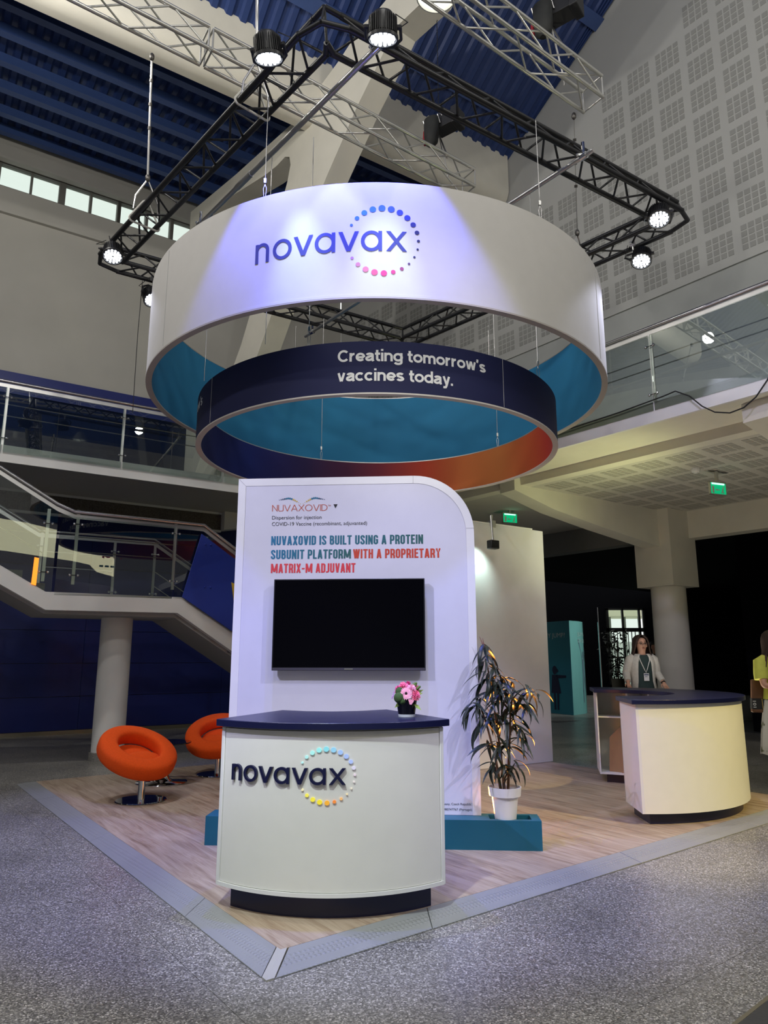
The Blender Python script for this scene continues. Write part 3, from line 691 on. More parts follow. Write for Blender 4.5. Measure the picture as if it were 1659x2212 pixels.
def caps(t, W):  # condensed grotesque capitals, pen t, width W
    l, r, b, T_ = t / 2, W - t / 2, t / 2, 1 - t / 2; c = W / 2; R_ = min(.16, (r - l) / 2); q = 6
    tr_ = lambda: arc_(r - R_, T_ - R_, R_, R_, 90, 0, q); tl_ = lambda: arc_(l + R_, T_ - R_, R_, R_, 180, 90, q)
    bl_ = lambda: arc_(l + R_, b + R_, R_, R_, 270, 180, q)[::1]; br_ = lambda: arc_(r - R_, b + R_, R_, R_, 0, -90, q)
    g = {}
    g['I'] = (t, [[(t / 2, 0), (t / 2, 1)]]); g['-'] = (.30, [[(.02, .45), (.28, .45)]])
    g['N'] = (W + .02, [[(l, 0), (l, 1)], [(l * .9, 1 - t * .3), (r + .02 + l * .1, t * .3)], [(r + .02, 0), (r + .02, 1)]])
    g['U'] = (W, [[(l, 1), (l, b + R_)] + arc_(l + R_, b + R_, R_, R_, 180, 270, q) + arc_(r - R_, b + R_, R_, R_, 270, 360, q) + [(r, 1)]])
    g['O'] = (W, [tl_() + tr_() + arc_(r - R_, b + R_, R_, R_, 0, -90, q) + arc_(l + R_, b + R_, R_, R_, -90, -180, q) + [(l, T_ - R_)]])
    g['V'] = (W + .03, [[(t * .5, 1), (c + .0, .01)], [(c + .03, .01), (W + .03 - t * .5, 1)]]); g['A'] = (W + .04, [[(t * .5, 0), (c + .005, .99)], [(c + .035, .99), (W + .04 - t * .5, 0)], [(W * .25, .25), (W * .80, .25)]])
    g['X'] = (W + .04, [[(t * .5, 0), (W + .04 - t * .5, 1)], [(t * .5, 1), (W + .04 - t * .5, 0)]])
    g['Y'] = (W + .04, [[(t * .5, 1), (c + .02, .44), (W + .04 - t * .5, 1)], [(c + .02, 0), (c + .02, .50)]])
    g['D'] = (W, [[(l, b), (l, T_)] + tr_() + arc_(r - R_, b + R_, R_, R_, 0, -90, q) + [(l, b)]])
    g['S'] = (W, [[(r, .70), (r, T_ - R_)] + arc_(r - R_, T_ - R_, R_, R_, 0, 90, q) + arc_(l + R_, T_ - R_, R_, R_, 90, 180, q) + [(l, .72), (l + .05, .60), (r - .05, .41), (r, .30), (r, b + R_)] + arc_(r - R_, b + R_, R_, R_, 0, -90, q) + arc_(l + R_, b + R_, R_, R_, -90, -180, q) + [(l, .31)]])
    m = .52; R2_ = min(.14, R_)
    g['B'] = (W, [[(l, b), (l, T_), (r - R2_ - .02, T_)] + arc_(r - R2_ - .02, T_ - R2_, R2_, R2_, 90, 0, q) + arc_(r - R2_ - .02, m + R2_, R2_, R2_, 0, -90, q) + [(l, m)], [(l, m), (r - R2_, m)] + arc_(r - R2_, m - R2_, R2_, R2_, 90, 0, q) + arc_(r - R2_, b + R2_, R2_, R2_, 0, -90, q) + [(l, b)]])
    pb = [(l, T_), (r - R_, T_)] + tr_() + arc_(r - R_, .43 + R_, R_, R_, 0, -90, q) + [(l, .43)]
    g['P'] = (W, [[(l, 0), (l, 1)], pb]); g['R'] = (W, [[(l, 0), (l, 1)], pb, [(c, .45), (r - .03, .36), (r, .26), (r + .01, 0)]])
    g['T'] = (W, [[(0, T_), (W, T_)], [(c, 0), (c, 1)]]); g['L'] = (W * .85, [[(l, 1), (l, b), (W * .85, b)]]); g['F'] = (W * .85, [[(l, 0), (l, T_), (W * .85, T_)], [(l, .52), (W * .78, .52)]])
    g['E'] = (W * .88, [[(W * .88, b), (l, b), (l, T_), (W * .88, T_)], [(l, .52), (W * .80, .52)]])
    g['H'] = (W, [[(l, 0), (l, 1)], [(r, 0), (r, 1)], [(l, .52), (r, .52)]])
    g['M'] = (W + .24, [[(l, 0), (l, 1)], [(r + .24, 0), (r + .24, 1)], [(l + .02, .99), (c + .11, .12)], [(c + .13, .12), (r + .22, .99)]])
    g['W'] = (W + .20, [[(t * .45, 1), (W * .5, 0)], [(W * .5, 0), (c + .10, 1)], [(c + .10, 1), (W * .5 + .20, 0)], [(W * .5 + .20, 0), (W + .20 - t * .45, 1)]])
    g['G'] = (W, [[(r, .70), (r, T_ - R_)] + arc_(r - R_, T_ - R_, R_, R_, 0, 90, q) + arc_(l + R_, T_ - R_, R_, R_, 90, 180, q) + arc_(l + R_, b + R_, R_, R_, 180, 270, q) + arc_(r - R_, b + R_, R_, R_, 270, 360, q) + [(r, .48), (c, .48)]])
    g['J'] = (W * .75, [[(W * .75 - t / 2, 1), (W * .75 - t / 2, b + .13)] + arc_(W * .75 - t / 2 - .13, b + .13, .13, .13, 0, -90, q) + [(0, b)]])
    g[' '] = (.17, []); return g
def grotesk(t):   # bold sans lower case for the slogan, x-height .72
    x = .72; h = t / 2; R_ = x / 2 - h; rx = .285; g = {}
    bowl = lambda cx: arc_(cx, x / 2, rx, R_, 0, 360, 24)
    g['C'] = (.86, [arc_(.47, .5, .47 - h, .5 - h, 42, 318, 26)]); g['o'] = (.70, [bowl(.35)]); g['c'] = (.66, [arc_(.35, x / 2, rx, R_, 45, 315, 20)])
    g['e'] = (.68, [[(.35 + rx * .96, x / 2 - .02), (.35 - rx, x / 2 - .02)], arc_(.35, x / 2, rx, R_, -4, 318, 22)])
    g['r'] = (.44, [[(h, 0), (h, x)], [(h, x * .55)] + arc_(.36, x * .45, .36 - h, x * .55 - h, 165, 82, 7)])
    arch = lambda x0, w: [(x0, x * .5)] + arc_(x0 + w / 2, x - h - .20, w / 2, .20, 180, 0, 10) + [(x0 + w, 0)]
    g['n'] = (.66, [[(h, 0), (h, x)], arch(h, .66 - t)]); g['m'] = (1.02, [[(h, 0), (h, x)], arch(h, .51 - h), arch(.51, .51 - h)])
    g['i'] = (t, [[(h, 0), (h, x)], [(h, .86), (h, 1.02)]]); g['t'] = (.40, [[(.17, .94), (.17, .26)] + arc_(.17 + .16, .22, .16, .22 - h + .01, 180, 275, 6) + [(.40, h)], [(0, x - h), (.40, x - h)]])
    g['a'] = (.66, [arc_(.33, x - .23, .24, .23 - h, 165, 30, 10) + [(.55, x * .55), (.55, .12), (.60, 0)], [(.55, x * .60), (.30, x * .56)] + arc_(.26, .20 + .02, .19, .22 - h + .0, 95, 275, 10) + [(.42, .13), (.55, .24)]])
    g['s'] = (.62, [arc_(.31, x - .205, .215, .205 - h, 20, 180, 9) + [(.14, x * .58), (.46, x * .42)] + arc_(.31, .205, .225, .205 - h, 0, -165, 10)])
    g['v'] = (.64, [[(h * 1.05, x), (.30, .02)], [(.34, .02), (.64 - h * 1.05, x)]]); g['w'] = (.94, [[(h, x), (.25, .02)], [(.28, .02), (.46, x)], [(.48, x), (.66, .02)], [(.69, .02), (.94 - h, x)]])
    g['y'] = (.64, [[(h * 1.05, x), (.33, .06)], [(.64 - h * .9, x), (.33, -.06), (.27, -.18), (.16, -.20), (.06, -.19)]])
    g['d'] = (.70, [bowl(.35), [(.70 - h, 0), (.70 - h, 1)]]); g['g'] = (.70, [bowl(.35), [(.70 - h, x), (.70 - h, -.05)] + arc_(.35, -.05, .35 - h, .15, 0, -165, 9)])
    g['.'] = (t, [[(h, 0), (h, t)]]); g['\u2019'] = (t * 1.1, [[(h, 1.02), (h, .86), (h * .5, .74)]]); g[' '] = (.26, []); return g
def lettering(body, g, t, gap=.07):
    V_ = []; F_ = []; x = 0
    for ch in body:
        w_, pls = g[ch]
        for li_, pl_ in enumerate(pls):
            v, f = stroke(pl_, t); k = len(V_); V_ += [(a + x, b, li_) for a, b in v]; F_ += [tuple(i + k for i in q) for q in f]
        x += w_ + gap
    return V_, F_
BEB = caps(.155, .40); THIN = caps(.085, .62); GRO = grotesk(.185)
THIN['O'] = (.86, [arc_(.43, .5, .3875, .4575, 0, 360, 28)]); THIN['D'] = (.70, [[(.0425, .0425), (.0425, .9575), (.25, .9575)] + arc_(.25, .5, .40, .4575, 90, -90, 16) + [(.0425, .0425)]])
THIN['V'] = (.74, [[(.04, 1), (.36, .01)], [(.38, .01), (.70, 1)]]); THIN['A'] = (.76, [[(.04, 0), (.37, .99)], [(.39, .99), (.72, 0)], [(.17, .33), (.59, .33)]]); THIN['X'] = (.70, [[(.03, 0), (.67, 1)], [(.03, 1), (.67, 0)]])

textobj('banner_letters', fit(lettering('na', GRO, .15, .10), .62, .62, 1.0), lambda x, y, h=0: S(5.46 - x, -1.505 + h, 4.62 + y), redl, sg)
for k in range(3): obj('banner_dash', MB().fbox(FU, (4.78 + .17 * k, 4.90 + .17 * k), (-1.51, -1.505), (4.33, 4.39)), mat('banner_teal', (.02, .16, .2), .6), sg)

# ================================================================== FRONT COUNTER
CC = V3(-.325, 5.475, 0); CR = 1.057
def cpt(th, z, r=CR): g = rad(th); return V3(CC.x + r * math.sin(g), CC.y - r * math.cos(g), z)
fc = thing('reception_counter', 'white curved counter with a dark navy top at the front corner of the stand', 'counter', (-.32, 4.85, .05))
def arcpoly(r, a0, a1, n, z): return [cpt(a0 + (a1 - a0) * k / n, z, r) for k in range(n + 1)]
bk_in = [V3(.06, 5.40, 0), V3(-.70, 5.36, 0)]
def cbody(r, a, z0, z1, back):
    p = arcpoly(r, -a, a, 28, z0) + [V3(q.x, q.y, z0) for q in back]
    m_ = MB(); m_.prism(p, Z * (z1 - z0)); return m_
obj('body', cbody(CR - .022, 40.6, .18, 1.10, bk_in), deskfront, fc)
fp = MB(); fp.prism(arcpoly(CR, -39.4, 39.4, 28, .205) + arcpoly(CR - .02, 39.4, -39.4, 28, .205), Z * .89); obj('front_panel', fp, deskfront, fc)
for s in (-1, 1):
    e = MB(); e.prism([cpt(s * 39.6, .18, CR + .006), cpt(s * 41.2, .18, CR + .008), cpt(s * 41.4, .18, CR - .05), cpt(s * 39.6, .18, CR - .03)], Z * .92); obj('corner_post', e, white, fc, bevel=.004)
tr = MB(); tr.prism(arcpoly(CR + .008, -40.5, 40.5, 28, .18) + arcpoly(CR - .02, 40.5, -40.5, 28, .18), Z * .022); obj('bottom_trim', tr, white, fc)
obj('plinth', cbody(CR - .075, 38.5, .05, .18, [V3(0, 5.36, 0), V3(-.66, 5.33, 0)]), navylam, fc)
tp = arcpoly(CR + .038, -42.4, 42.6, 28, 1.105)
bkarc = [V3(.02, 5.52, 1.105), V3(-.18, 5.37, 1.105), V3(-.37, 5.315, 1.105), V3(-.56, 5.345, 1.105), V3(-.755, 5.455, 1.105)]
tm = MB(); tm.prism(tp + bkarc, Z * .042); obj('countertop', tm, navylam, fc, bevel=.004)
xh = .0925
cf = lambda x, y, h: cpt(-34.8 + math.degrees((x * 1.108) / CR), .795 + y, CR + h + .001)
dcol = [(.45, .80, .78), (.42, .78, .76), (.38, .80, .76), (.32, .78, .76), (.24, .66, .74), (.28, .58, .78), (.34, .50, .82), (.36, .48, .82), (.40, .50, .84), (.66, .62, .78), (.72, .60, .68), (.76, .68, .66), (.80, .72, .58), (.82, .68, .42), (.86, .48, .18), (.86, .26, .05), (.88, .42, .04), (.88, .72, .04), (.88, .76, .06), (.88, .78, .10), (.84, .76, .45)]
wordmark(cf, xh, fc, navyletter, [mat('counter_dot_%s' % 'abcdefghijklmnopqrstu'[i], c, .4, emit=c, estr=.35) for i, c in enumerate(dcol)], .016, .006)

# ---- flowers in a black glass vase on the counter
fx = V3(.15, 4.86, 1.1475)
va = thing('flower_vase', 'black glass vase of pink flowers standing on the navy countertop', 'vase', fx)
obj('vase', MB().lathe([(.0, .016), (.056, .016), (.070, .112), (.064, .112), (.05, .03), (0, .03)], fx, 32), mat('black_glass', (.003, .003, .003), .04, spec=.6), va)
obj('glass_base', MB().lathe([(0, 0), (.055, 0), (.057, .016), (0, .0155)], fx, 32), mat('clear_base', (.55, .58, .6), .05, spec=.8), va)
pk = [mat('pink_petal', (.80, .13, .26), .6), mat('pale_pink_petal', (.85, .36, .50), .6), mat('deep_pink_petal', (.62, .05, .20), .6), mat('lilac_petal', (.55, .32, .58), .6)]
grn = mat('green_moss_ball', (.045, .10, .02), .8, bump=.8, bscale=300); lgr = mat('light_green_leaf', (.22, .32, .06), .6)
def frame_of(d):
    d = Vector(d).normalized(); a = d.cross(V3(.1, .2, 1)).normalized(); return d, a, d.cross(a)
def daisy(c, d, r, n, m, lay=1, cup=.25):
    d, a, b = frame_of(d); mb = MB(); c = Vector(c)
    for l in range(lay):
        rr = r * (1 - .28 * l)
        for k in range(n):
            g = 2 * math.pi * (k + .5 * l) / n; u = a * math.cos(g) + b * math.sin(g); w = a * -math.sin(g) + b * math.cos(g); wd_ = rr * math.sin(math.pi / n) * .95
            p = [c + u * rr * .15 + d * .002 * l, c + u * rr * .6 + w * wd_ + d * (rr * cup * .5 + .002 * l), c + u * rr + d * (rr * cup * .2 + .003 * l), c + u * rr * .6 - w * wd_ + d * (rr * cup * .5 + .002 * l)]
            mb.add(p, [(0, 1, 2, 3)])
    return mb
def carnation(c, d, r, m):
    d, a, b = frame_of(d); mb = MB(); c = Vector(c)
    for l in range(5):
        t = l / 4; rr = r * (1 - .62 * t); h = r * .85 * t; n = 14 - l
        for k in range(n):
            g = 2 * math.pi * (k + random.random() * .5) / n; u = a * math.cos(g) + b * math.sin(g); w = a * -math.sin(g) + b * math.cos(g)
            wd_ = rr * 2.6 / n; j = random.uniform(-.15, .15) * r
            mb.add([c + d * h * .5, c + u * rr + w * wd_ + d * (h + j), c + u * rr * 1.06 + d * (h - j), c + u * rr - w * wd_ + d * (h + j * .5)], [(0, 1, 2, 3)])
    return mb
top = fx + Z * .125
g_ = obj('gerbera', daisy(top + V3(-.005, -.06, .025), (0, -1, .35), .046, 22, pk[1], 2), pk[1], va)
obj('gerbera_eye', MB().sphere(top + V3(-.005, -.066, .027), (.009, .005, .009), 12, 8), mat('gerbera_eye', (.02, .004, .008), .8), g_)
for (dx, dy, dz, r, i) in ((.055, -.045, .012, .038, 0), (.03, -.03, .05, .036, 1), (-.02, -.01, .062, .038, 0), (.01, .03, .07, .034, 2), (-.05, .0, .045, .032, 2), (.06, .02, .045, .034, 0), (-.04, .05, .03, .036, 1), (.03, .06, .03, .036, 0)):
    obj('carnation', carnation(top + V3(dx, dy, dz), (dx, dy - .03, .07), r, pk[i]), pk[i], va)
for (dx, dy, dz, r) in ((-.05, -.05, -.002, .036), (-.045, -.03, .035, .030), (-.03, -.055, -.022, .025)):
    obj('moss_ball', MB().sphere(top + V3(dx, dy, dz), r, 14, 10), grn, va)
for (dx, dy, dz) in ((-.088, -.01, .01), (-.08, -.02, -.004), (-.095, .0, -.003), (-.083, .01, .026), (-.03, -.065, .03), (.02, -.075, -.02), (.03, -.075, -.028), (.038, -.07, -.018), (.025, -.078, -.035)):
    obj('small_blossom', daisy(top + V3(dx, dy, dz), (dx, dy - .04, .02), .012, 6, pk[3], 2), pk[3] if dx < -.05 else pk[1], va)
for (dx, dz) in ((.05, .082), (.058, .075), (.062, .088), (.078, .06), (.085, .066), (.072, .055)):
    obj('green_bud', MB().sphere(top + V3(dx, -.02, dz), .0095, 10, 8), mat('green_bud', (.09, .17, .03), .5), va)
for d in ((.08, -.02, .02), (.07, -.05, -.06), (.085, .0, .035), (-.06, -.03, -.05)):
    d = Vector(d); s = top + d * .6; e = top + d * 1.35; w = d.cross(V3(0, -1, .3)).normalized() * .012
    obj('leaf', MB().add([s, (s + e) / 2 + w, e, (s + e) / 2 - w], [(0, 1, 2, 3)]), lgr, va)

# ================================================================== TOTEM PANEL ON ITS PLINTH
T = V3(.9977, -.0674, 0); TF = V3(-.0674, -.9977, 0); P0 = V3(.791, 6.132, 0)
K = 1.0413
def kz(z): return 1.53 + (z - 1.53) * K
def pan(s, z, h=0): return P0 + T * (s * K) + TF * h + Z * kz(z)
pl = thing('teal_plinth', 'long teal plinth carrying the white totem behind the front counter', 'plinth', (-.1, 6.15, .05))
A = V3(-1.445, 6.117, 0); B = V3(1.238, 5.936, 0); fr = ((B - A).normalized(), V3(.0674, .9977, 0)); LN = (B - A).length
tray = (LN - .40, LN - .07)
m_ = MB(); m_.fbox(fr, (0, LN), (0, .255), (.05, .235), A); m_.fbox(fr, (0, tray[0]), (0, .255), (.235, .27), A); m_.fbox(fr, (tray[1], LN), (0, .255), (.235, .27), A)
m_.fbox(fr, tray, (0, .05), (.235, .27), A); m_.fbox(fr, tray, (.21, .255), (.235, .27), A)
obj('plinth', m_, teal, pl)
obj('tray_floor', MB().fbox(fr, (tray[0] + .003, tray[1] - .003), (.053, .207), (.2355, .24), A), mat('dark_tray', (.012, .06, .09), .5), pl)
tt = thing('totem_panel', 'tall white totem with a rounded corner and coloured headline, holding the screen', 'panel', pan(-1.0, .32, -.05))
def outline(i):  # inset outline of the totem in (s, z)
    r = .505 - i; c = (-.505, 2.56)
    return [(-2.037 + i, .322), (-2.037 + i, 3.063 - i)] + [(c[0] + r * math.sin(rad(90 * k / 16)), c[1] + r * math.cos(rad(90 * k / 16)) * 1.0) for k in range(17)] + [(-i, .322)]
O1, O2 = outline(0), outline(.066)
mb = MB(); mb.prism([pan(s, z, -.085) for s, z in O1], TF * .08); obj('core', mb, framewhite, tt)
mb = MB(); n = len(O1)
vs = [pan(s, z, 0) for s, z in O1] + [pan(s, z, 0) for s, z in O2] + [pan(s, z, -.006) for s, z in O1] + [pan(s, z, -.016) for s, z in O2]
fs = []
for i in range(n - 1): fs += [(i, i + 1, n + i + 1, n + i), (i, 2 * n + i, 2 * n + i + 1, i + 1), (n + i, n + i + 1, 3 * n + i + 1, 3 * n + i)]
mb.add(vs, fs); obj('frame_profile', mb, framewhite, tt, ang=50)
jm = MB()
for a, b in (((-2.036, 3.062), (-1.972, 2.998)), ((-.51, 3.065), (-.51, 2.998)), ((-.066, 2.60), (0, 2.60))):
    d = (pan(*b, .001) - pan(*a, .001)); w_ = d.cross(TF).normalized() * .0012
    jm.add([pan(*a, .001) - w_, pan(*a, .001) + w_, pan(*b, .001) + w_, pan(*b, .001) - w_], [(0, 1, 2, 3)])
obj('frame_joint', jm, mat('joint_line', (.25, .25, .26), .6), tt)
mb = MB(); mb.add([pan(s, z, -.004) for s, z in O2], [list(range(n))]); obj('graphic_face', mb, panelface, tt)
# prints
pf_ = lambda s0, z0: (lambda x, y, h=0: pan(s0 + x, z0 + y, -.002 + h))
def heading(body, s0, s1, z0, cap, m, name='headline', off=.012, g=BEB, t=.155):
    vf = fit(lettering(body, g, t), s1 - s0, cap, 1.0) if g else fit(text2d(body, off), s1 - s0, cap, .68)
    textobj(name, vf, pf_(s0, z0), m, tt)
tg = mat('teal_green_ink', (.012, .16, .19), .6); b_ = bsdf(tg)
tcn = N(tg, 'ShaderNodeTexCoord'); sx = N(tg, 'ShaderNodeSeparateXYZ'); L(tg, tcn.outputs['Generated'], sx.inputs[0])
rr = ramp(tg, [(0, (.01, .17, .33)), (.45, (.012, .14, .20)), (1, (.02, .11, .10))]); L(tg, sx.outputs[0], rr.inputs[0]); L(tg, rr.outputs[0], b_.inputs['Base Color'])
rd = mat('orange_red_ink', (.56, .055, .025), .6); rd2 = mat('pink_red_ink', (.70, .045, .06), .6); ink = mat('black_ink', (.01, .01, .012), .6)
heading('NUVAXOVID IS BUILT USING A PROTEIN', -1.733, -.430, 2.472, .079, tg)
heading('SUBUNIT PLATFORM', -1.731, -1.043, 2.352, .079, tg)
heading('WITH A PROPRIETARY', -1.025, -.283, 2.352, .079, rd)
heading('MATRIX-M ADJUVANT', -1.727, -1.003, 2.233, .079, rd2)
heading('NUVAXOVID', -1.734, -1.250, 2.768, .057, mat('brick_ink', (.50, .10, .05), .6), 'product_name', 0, THIN, .085)
heading('TM', -1.245, -1.222, 2.805, .014, MATS['brick_ink'], 'trademark', 0, None)
textobj('triangle_mark', ([(-.018, .018), (.018, .018), (0, -.018)], [(0, 2, 1)]), pf_(-1.181, 2.806), ink, tt)
heading('Dispersion for injection', -1.731, -1.300, 2.697, .031, ink, 'caption', 0, None)
heading('COVID-19 Vaccine (recombinant, adjuvanted)', -1.731, -.907, 2.641, .031, ink, 'caption', 0, None)
heading('63 Jevany, Czech Republic', -.34, -.075, .395, .016, ink, 'fine_print', 0, None)
heading('public); 980747767 (Portugal)', -.375, -.072, .355, .016, ink, 'fine_print', 0, None)
wing = []
for sgn in (-1, 1):
    for k in range(13):
        t = k / 12
        x = -1.475 + sgn * (.012 + .185 * t); z = 2.832 + .052 * math.sin(min(1, t * 1.55) * math.pi / 2) - .016 * max(0, t - .55) / .45
        r = .0035 + .0055 * math.sin(math.pi * (1 - t) ** .9 * .95) if t > .12 else .003
        c = (.60, .42, .08) if t < .36 else ((.02, .16, .26) if t < .75 else (.01, .05, .12))
        wing.append((x, z, r, c))
for i, (x, z, r, c) in enumerate(wing):
    m = mat('wing_ink_%d' % int(c[0] * 100), c, .6)
    textobj('wing_dot', ([(r * math.cos(2 * math.pi * k / 10), r * math.sin(2 * math.pi * k / 10)) for k in range(10)], [list(range(10))]), pf_(x, z), m, tt)

# ---- wall screen (coordinates were measured 10 cm in front of the face)
tv = thing('wall_screen', 'large black flat screen mounted on the white totem', 'screen', pan(-1.03, 1.8, .05))
s0, s1, z0, z1 = -1.676, -.420, 1.425, 2.170
def tvbox(a, b, c, d, h0, h1):
    q = [pan(a, c, h0), pan(b, c, h0), pan(b, c, h1), pan(a, c, h1), pan(a, d, h0), pan(b, d, h0), pan(b, d, h1), pan(a, d, h1)]
    return MB().hexa(q)
obj('housing', tvbox(s0, s1, z0, z1, .045, .09), tvbezel, tv, bevel=.004)
obj('screen_glass', tvbox(s0 + .010, s1 - .010, z0 + .026, z1 - .010, .09, .0915), tvblack, tv)
obj('chin_strip', tvbox(s0 + .004, s1 - .004, z0 + .004, z0 + .022, .09, .093), mat('dark_chrome_strip', (.16, .15, .19), .3, .8), tv)
obj('badge', tvbox((s0 + s1) / 2 - .03, (s0 + s1) / 2 + .04, z0 + .008, z0 + .017, .093, .0945), chrome, tv)
obj('wall_mount', tvbox(s0 + .35, s1 - .35, z0 + .15, z1 - .15, -.003, .046), blackmetal, tv)

# ================================================================== FICUS IN A WHITE POT
px = V3(.975, 6.055, .2405)
fp_ = thing('potted_ficus', 'tall dark narrow-leaved ficus in a white pot on the teal plinth', 'plant', px)
obj('pot', MB().lathe([(0, 0), (.082, 0), (.106, .200), (.126, .200), (.134, .268), (.126, .268), (.118, .225), (0, .222)], px, 40), pot_white, fp_, ang=40)
obj('soil', MB().lathe([(.119, .226), (.05, .238), (0, .24)], px, 24), soil, fp_)
stems = [[(0, 0, .22), (-.02, .01, .5), (-.06, 0, .85), (-.10, .01, 1.15), (-.13, 0, 1.36)], [(.03, .02, .22), (.05, .02, .55), (.07, 0, .85), (.10, .02, 1.03)], [(-.03, -.01, .22), (-.07, -.01, .5), (-.14, 0, .78), (-.20, 0, .95)]]
for sct in stems:
    r = [.012 - .002 * i for i in range(len(sct))]
    obj('stem', MB().tube([px + Vector(p) for p in sct], r, 8), bark, fp_)
def leafmesh(curve, wd_):
    mb = MB(); n = 7; vs = []
    for i in range(n + 1):
        t = i / n; a = curve * t; x = math.sin(a) / curve; z = (math.cos(a) - 1) / curve
        w_ = wd_ * (math.sin(math.pi * min(1, t * 1.02) ** .75) ** .8 if 0 < t < 1 else 0.02)
        vs += [V3(x, -w_, z + w_ * .35), V3(x, 0, z), V3(x, w_, z + w_ * .35)]
    fs = []
    for i in range(n):
        for j in (0, 1): fs.append((3 * i + j, 3 * i + j + 1, 3 * i + j + 4, 3 * i + j + 3))
    return mb.add(vs, fs).mesh('leaf', ang=80)
lms = []
for cv, wd_ in ((1.1, .070), (1.5, .078), (.7, .064)):
    me = leafmesh(cv, wd_); me.materials.append(leafm); lms.append(me)
tips = [(-.13, 1.36, 9, .05), (-.12, 1.27, 9, .05), (-.10, 1.17, 9, .05), (-.09, 1.08, 9, .06), (-.05, .97, 9, .06), (.02, .98, 8, .06), (.10, 1.02, 9, .06), (.20, 1.04, 7, .05), (.27, 1.02, 6, .04), (.16, .93, 8, .06), (.08, .88, 8, .05), (-.20, .95, 8, .05), (-.26, .90, 6, .03), (-.16, .80, 8, .05), (-.06, .80, 9, .05), (.05, .75, 8, .05), (.12, .78, 7, .05), (-.05, .62, 8, .04), (.04, .60, 6, .04), (.15, .66, 5, .03), (-.12, .60, 6, .03), (0, .45, 6, .03), (-.10, .44, 7, .04), (.08, .43, 7, .04), (.02, .37, 6, .04), (-.03, 1.12, 8, .05), (.03, 1.07, 8, .06)]
rl = random.Random(3)
for tx, tz, cnt, sp in tips:
    for k in range(cnt):
        az = 2 * math.pi * (k + rl.random() * .8) / cnt; pitch = rl.uniform(-.1, .75); Ln = rl.uniform(.17, .27)
        if tz < .55: Ln *= .8
        p = px + V3(tx + rl.uniform(-sp, sp) * .6, rl.uniform(-sp, sp), tz + rl.uniform(-sp, sp))
        if p.x + Ln * math.cos(az) < .86 and p.y + Ln * math.sin(az) > 5.98: az = -az if math.sin(az) > 0 else az; p.y = min(p.y, 6.0)
        M = Matrix.Translation(p) @ Matrix.Rotation(az, 4, 'Z') @ Matrix.Rotation(pitch, 4, 'Y') @ Matrix.Rotation(rl.uniform(-.5, .5), 4, 'X') @ Matrix.Scale(Ln, 4)
        inst('leaf', lms[rl.randrange(3)], M, fp_)
sh = MB()
for a, b in (((-.13, 1.36), (-.17, 1.46)), ((-.13, 1.36), (-.145, 1.45))): sh.tube([px + V3(a[0], 0, a[1]), px + V3(b[0], 0, b[1])], [.006, .002], 6)
obj('young_shoot', sh, mat('red_shoot', (.25, .10, .08), .6), fp_)

# ================================================================== HANGING RINGS
RC = V3(-.08, 8.04, 0)
def rp(th, z, r): g = rad(th); return V3(RC.x + r * math.sin(g), RC.y - r * math.cos(g), z)
def band(r0, r1, z0, z1, n=144):
    mb = MB(); vs = []; fs = []
    for k in range(n):
        t = 360 * k / n; vs += [rp(t, z0, r0), rp(t, z0, r1), rp(t, z1, r1), rp(t, z1, r0)]
    for k in range(n):
        a, b = 4 * k, 4 * ((k + 1) % n)
        for i in range(4): fs.append((a + i, a + (i + 1) % 4, b + (i + 1) % 4, b + i))
    return mb.add(vs, fs)
R1 = 2.63; ZB1, ZT1 = 4.455, 5.545
big = thing('ring_banner', 'huge white hanging ring banner with a blue inner side', 'banner', V3(RC.x, RC.y, ZB1))
obj('outer_skin', band(R1 - .006, R1, ZB1 + .035, ZT1 - .03), fabricwhite, big, ang=40)
obj('inner_skin', band(R1 - .06, R1 - .054, ZB1 + .012, ZT1 - .012), fabricblue, big, ang=40)
obj('bottom_rim', band(R1 - .062, R1 + .002, ZB1, ZB1 + .014), rimgrey, big, ang=40)
obj('bottom_hem', band(R1 - .005, R1 + .003, ZB1 + .012, ZB1 + .036), fabricwhite, big, ang=40)
obj('top_hem', band(R1 - .010, R1 - .002, ZT1 - .032, ZT1), fabricwhite, big, ang=40)
obj('top_rim', band(R1 - .062, R1 - .004, ZT1 - .012, ZT1), alu, big, ang=40)
seamm = mat('fabric_seam', (.45, .45, .45), .8)
for th in (-51.8, 60, 128, 200):
    mb = MB(); mb.tube([rp(th, ZB1 + .04, R1 + .001), rp(th, ZT1 - .03, R1 + .001)], .003, 5); obj('seam', mb, seamm, big)
rf = lambda x, y, h: rp(-23.42 + math.degrees(x / R1), 4.888 + y, R1 + h)
rcol = [(.02, .13, .55), (.01, .16, .66), (.005, .18, .72), (.004, .16, .72), (.004, .12, .70), (.004, .07, .62), (.004, .03, .38), (.004, .018, .20), (.004, .012, .12), (.004, .008, .06), (.004, .008, .045), (.004, .008, .04), (.01, .01, .05), (.09, .03, .08), (.30, .03, .09), (.58, .02, .11), (.68, .02, .12), (.70, .07, .12), (.62, .16, .16), (.56, .18, .18), (.40, .16, .24)]
wordmark(rf, .187, big, mat('ring_letter_blue', (.012, .018, .14), .6), [mat('ring_dot_%s' % 'abcdefghijklmnopqrstu'[i], c, .6) for i, c in enumerate(rcol)])
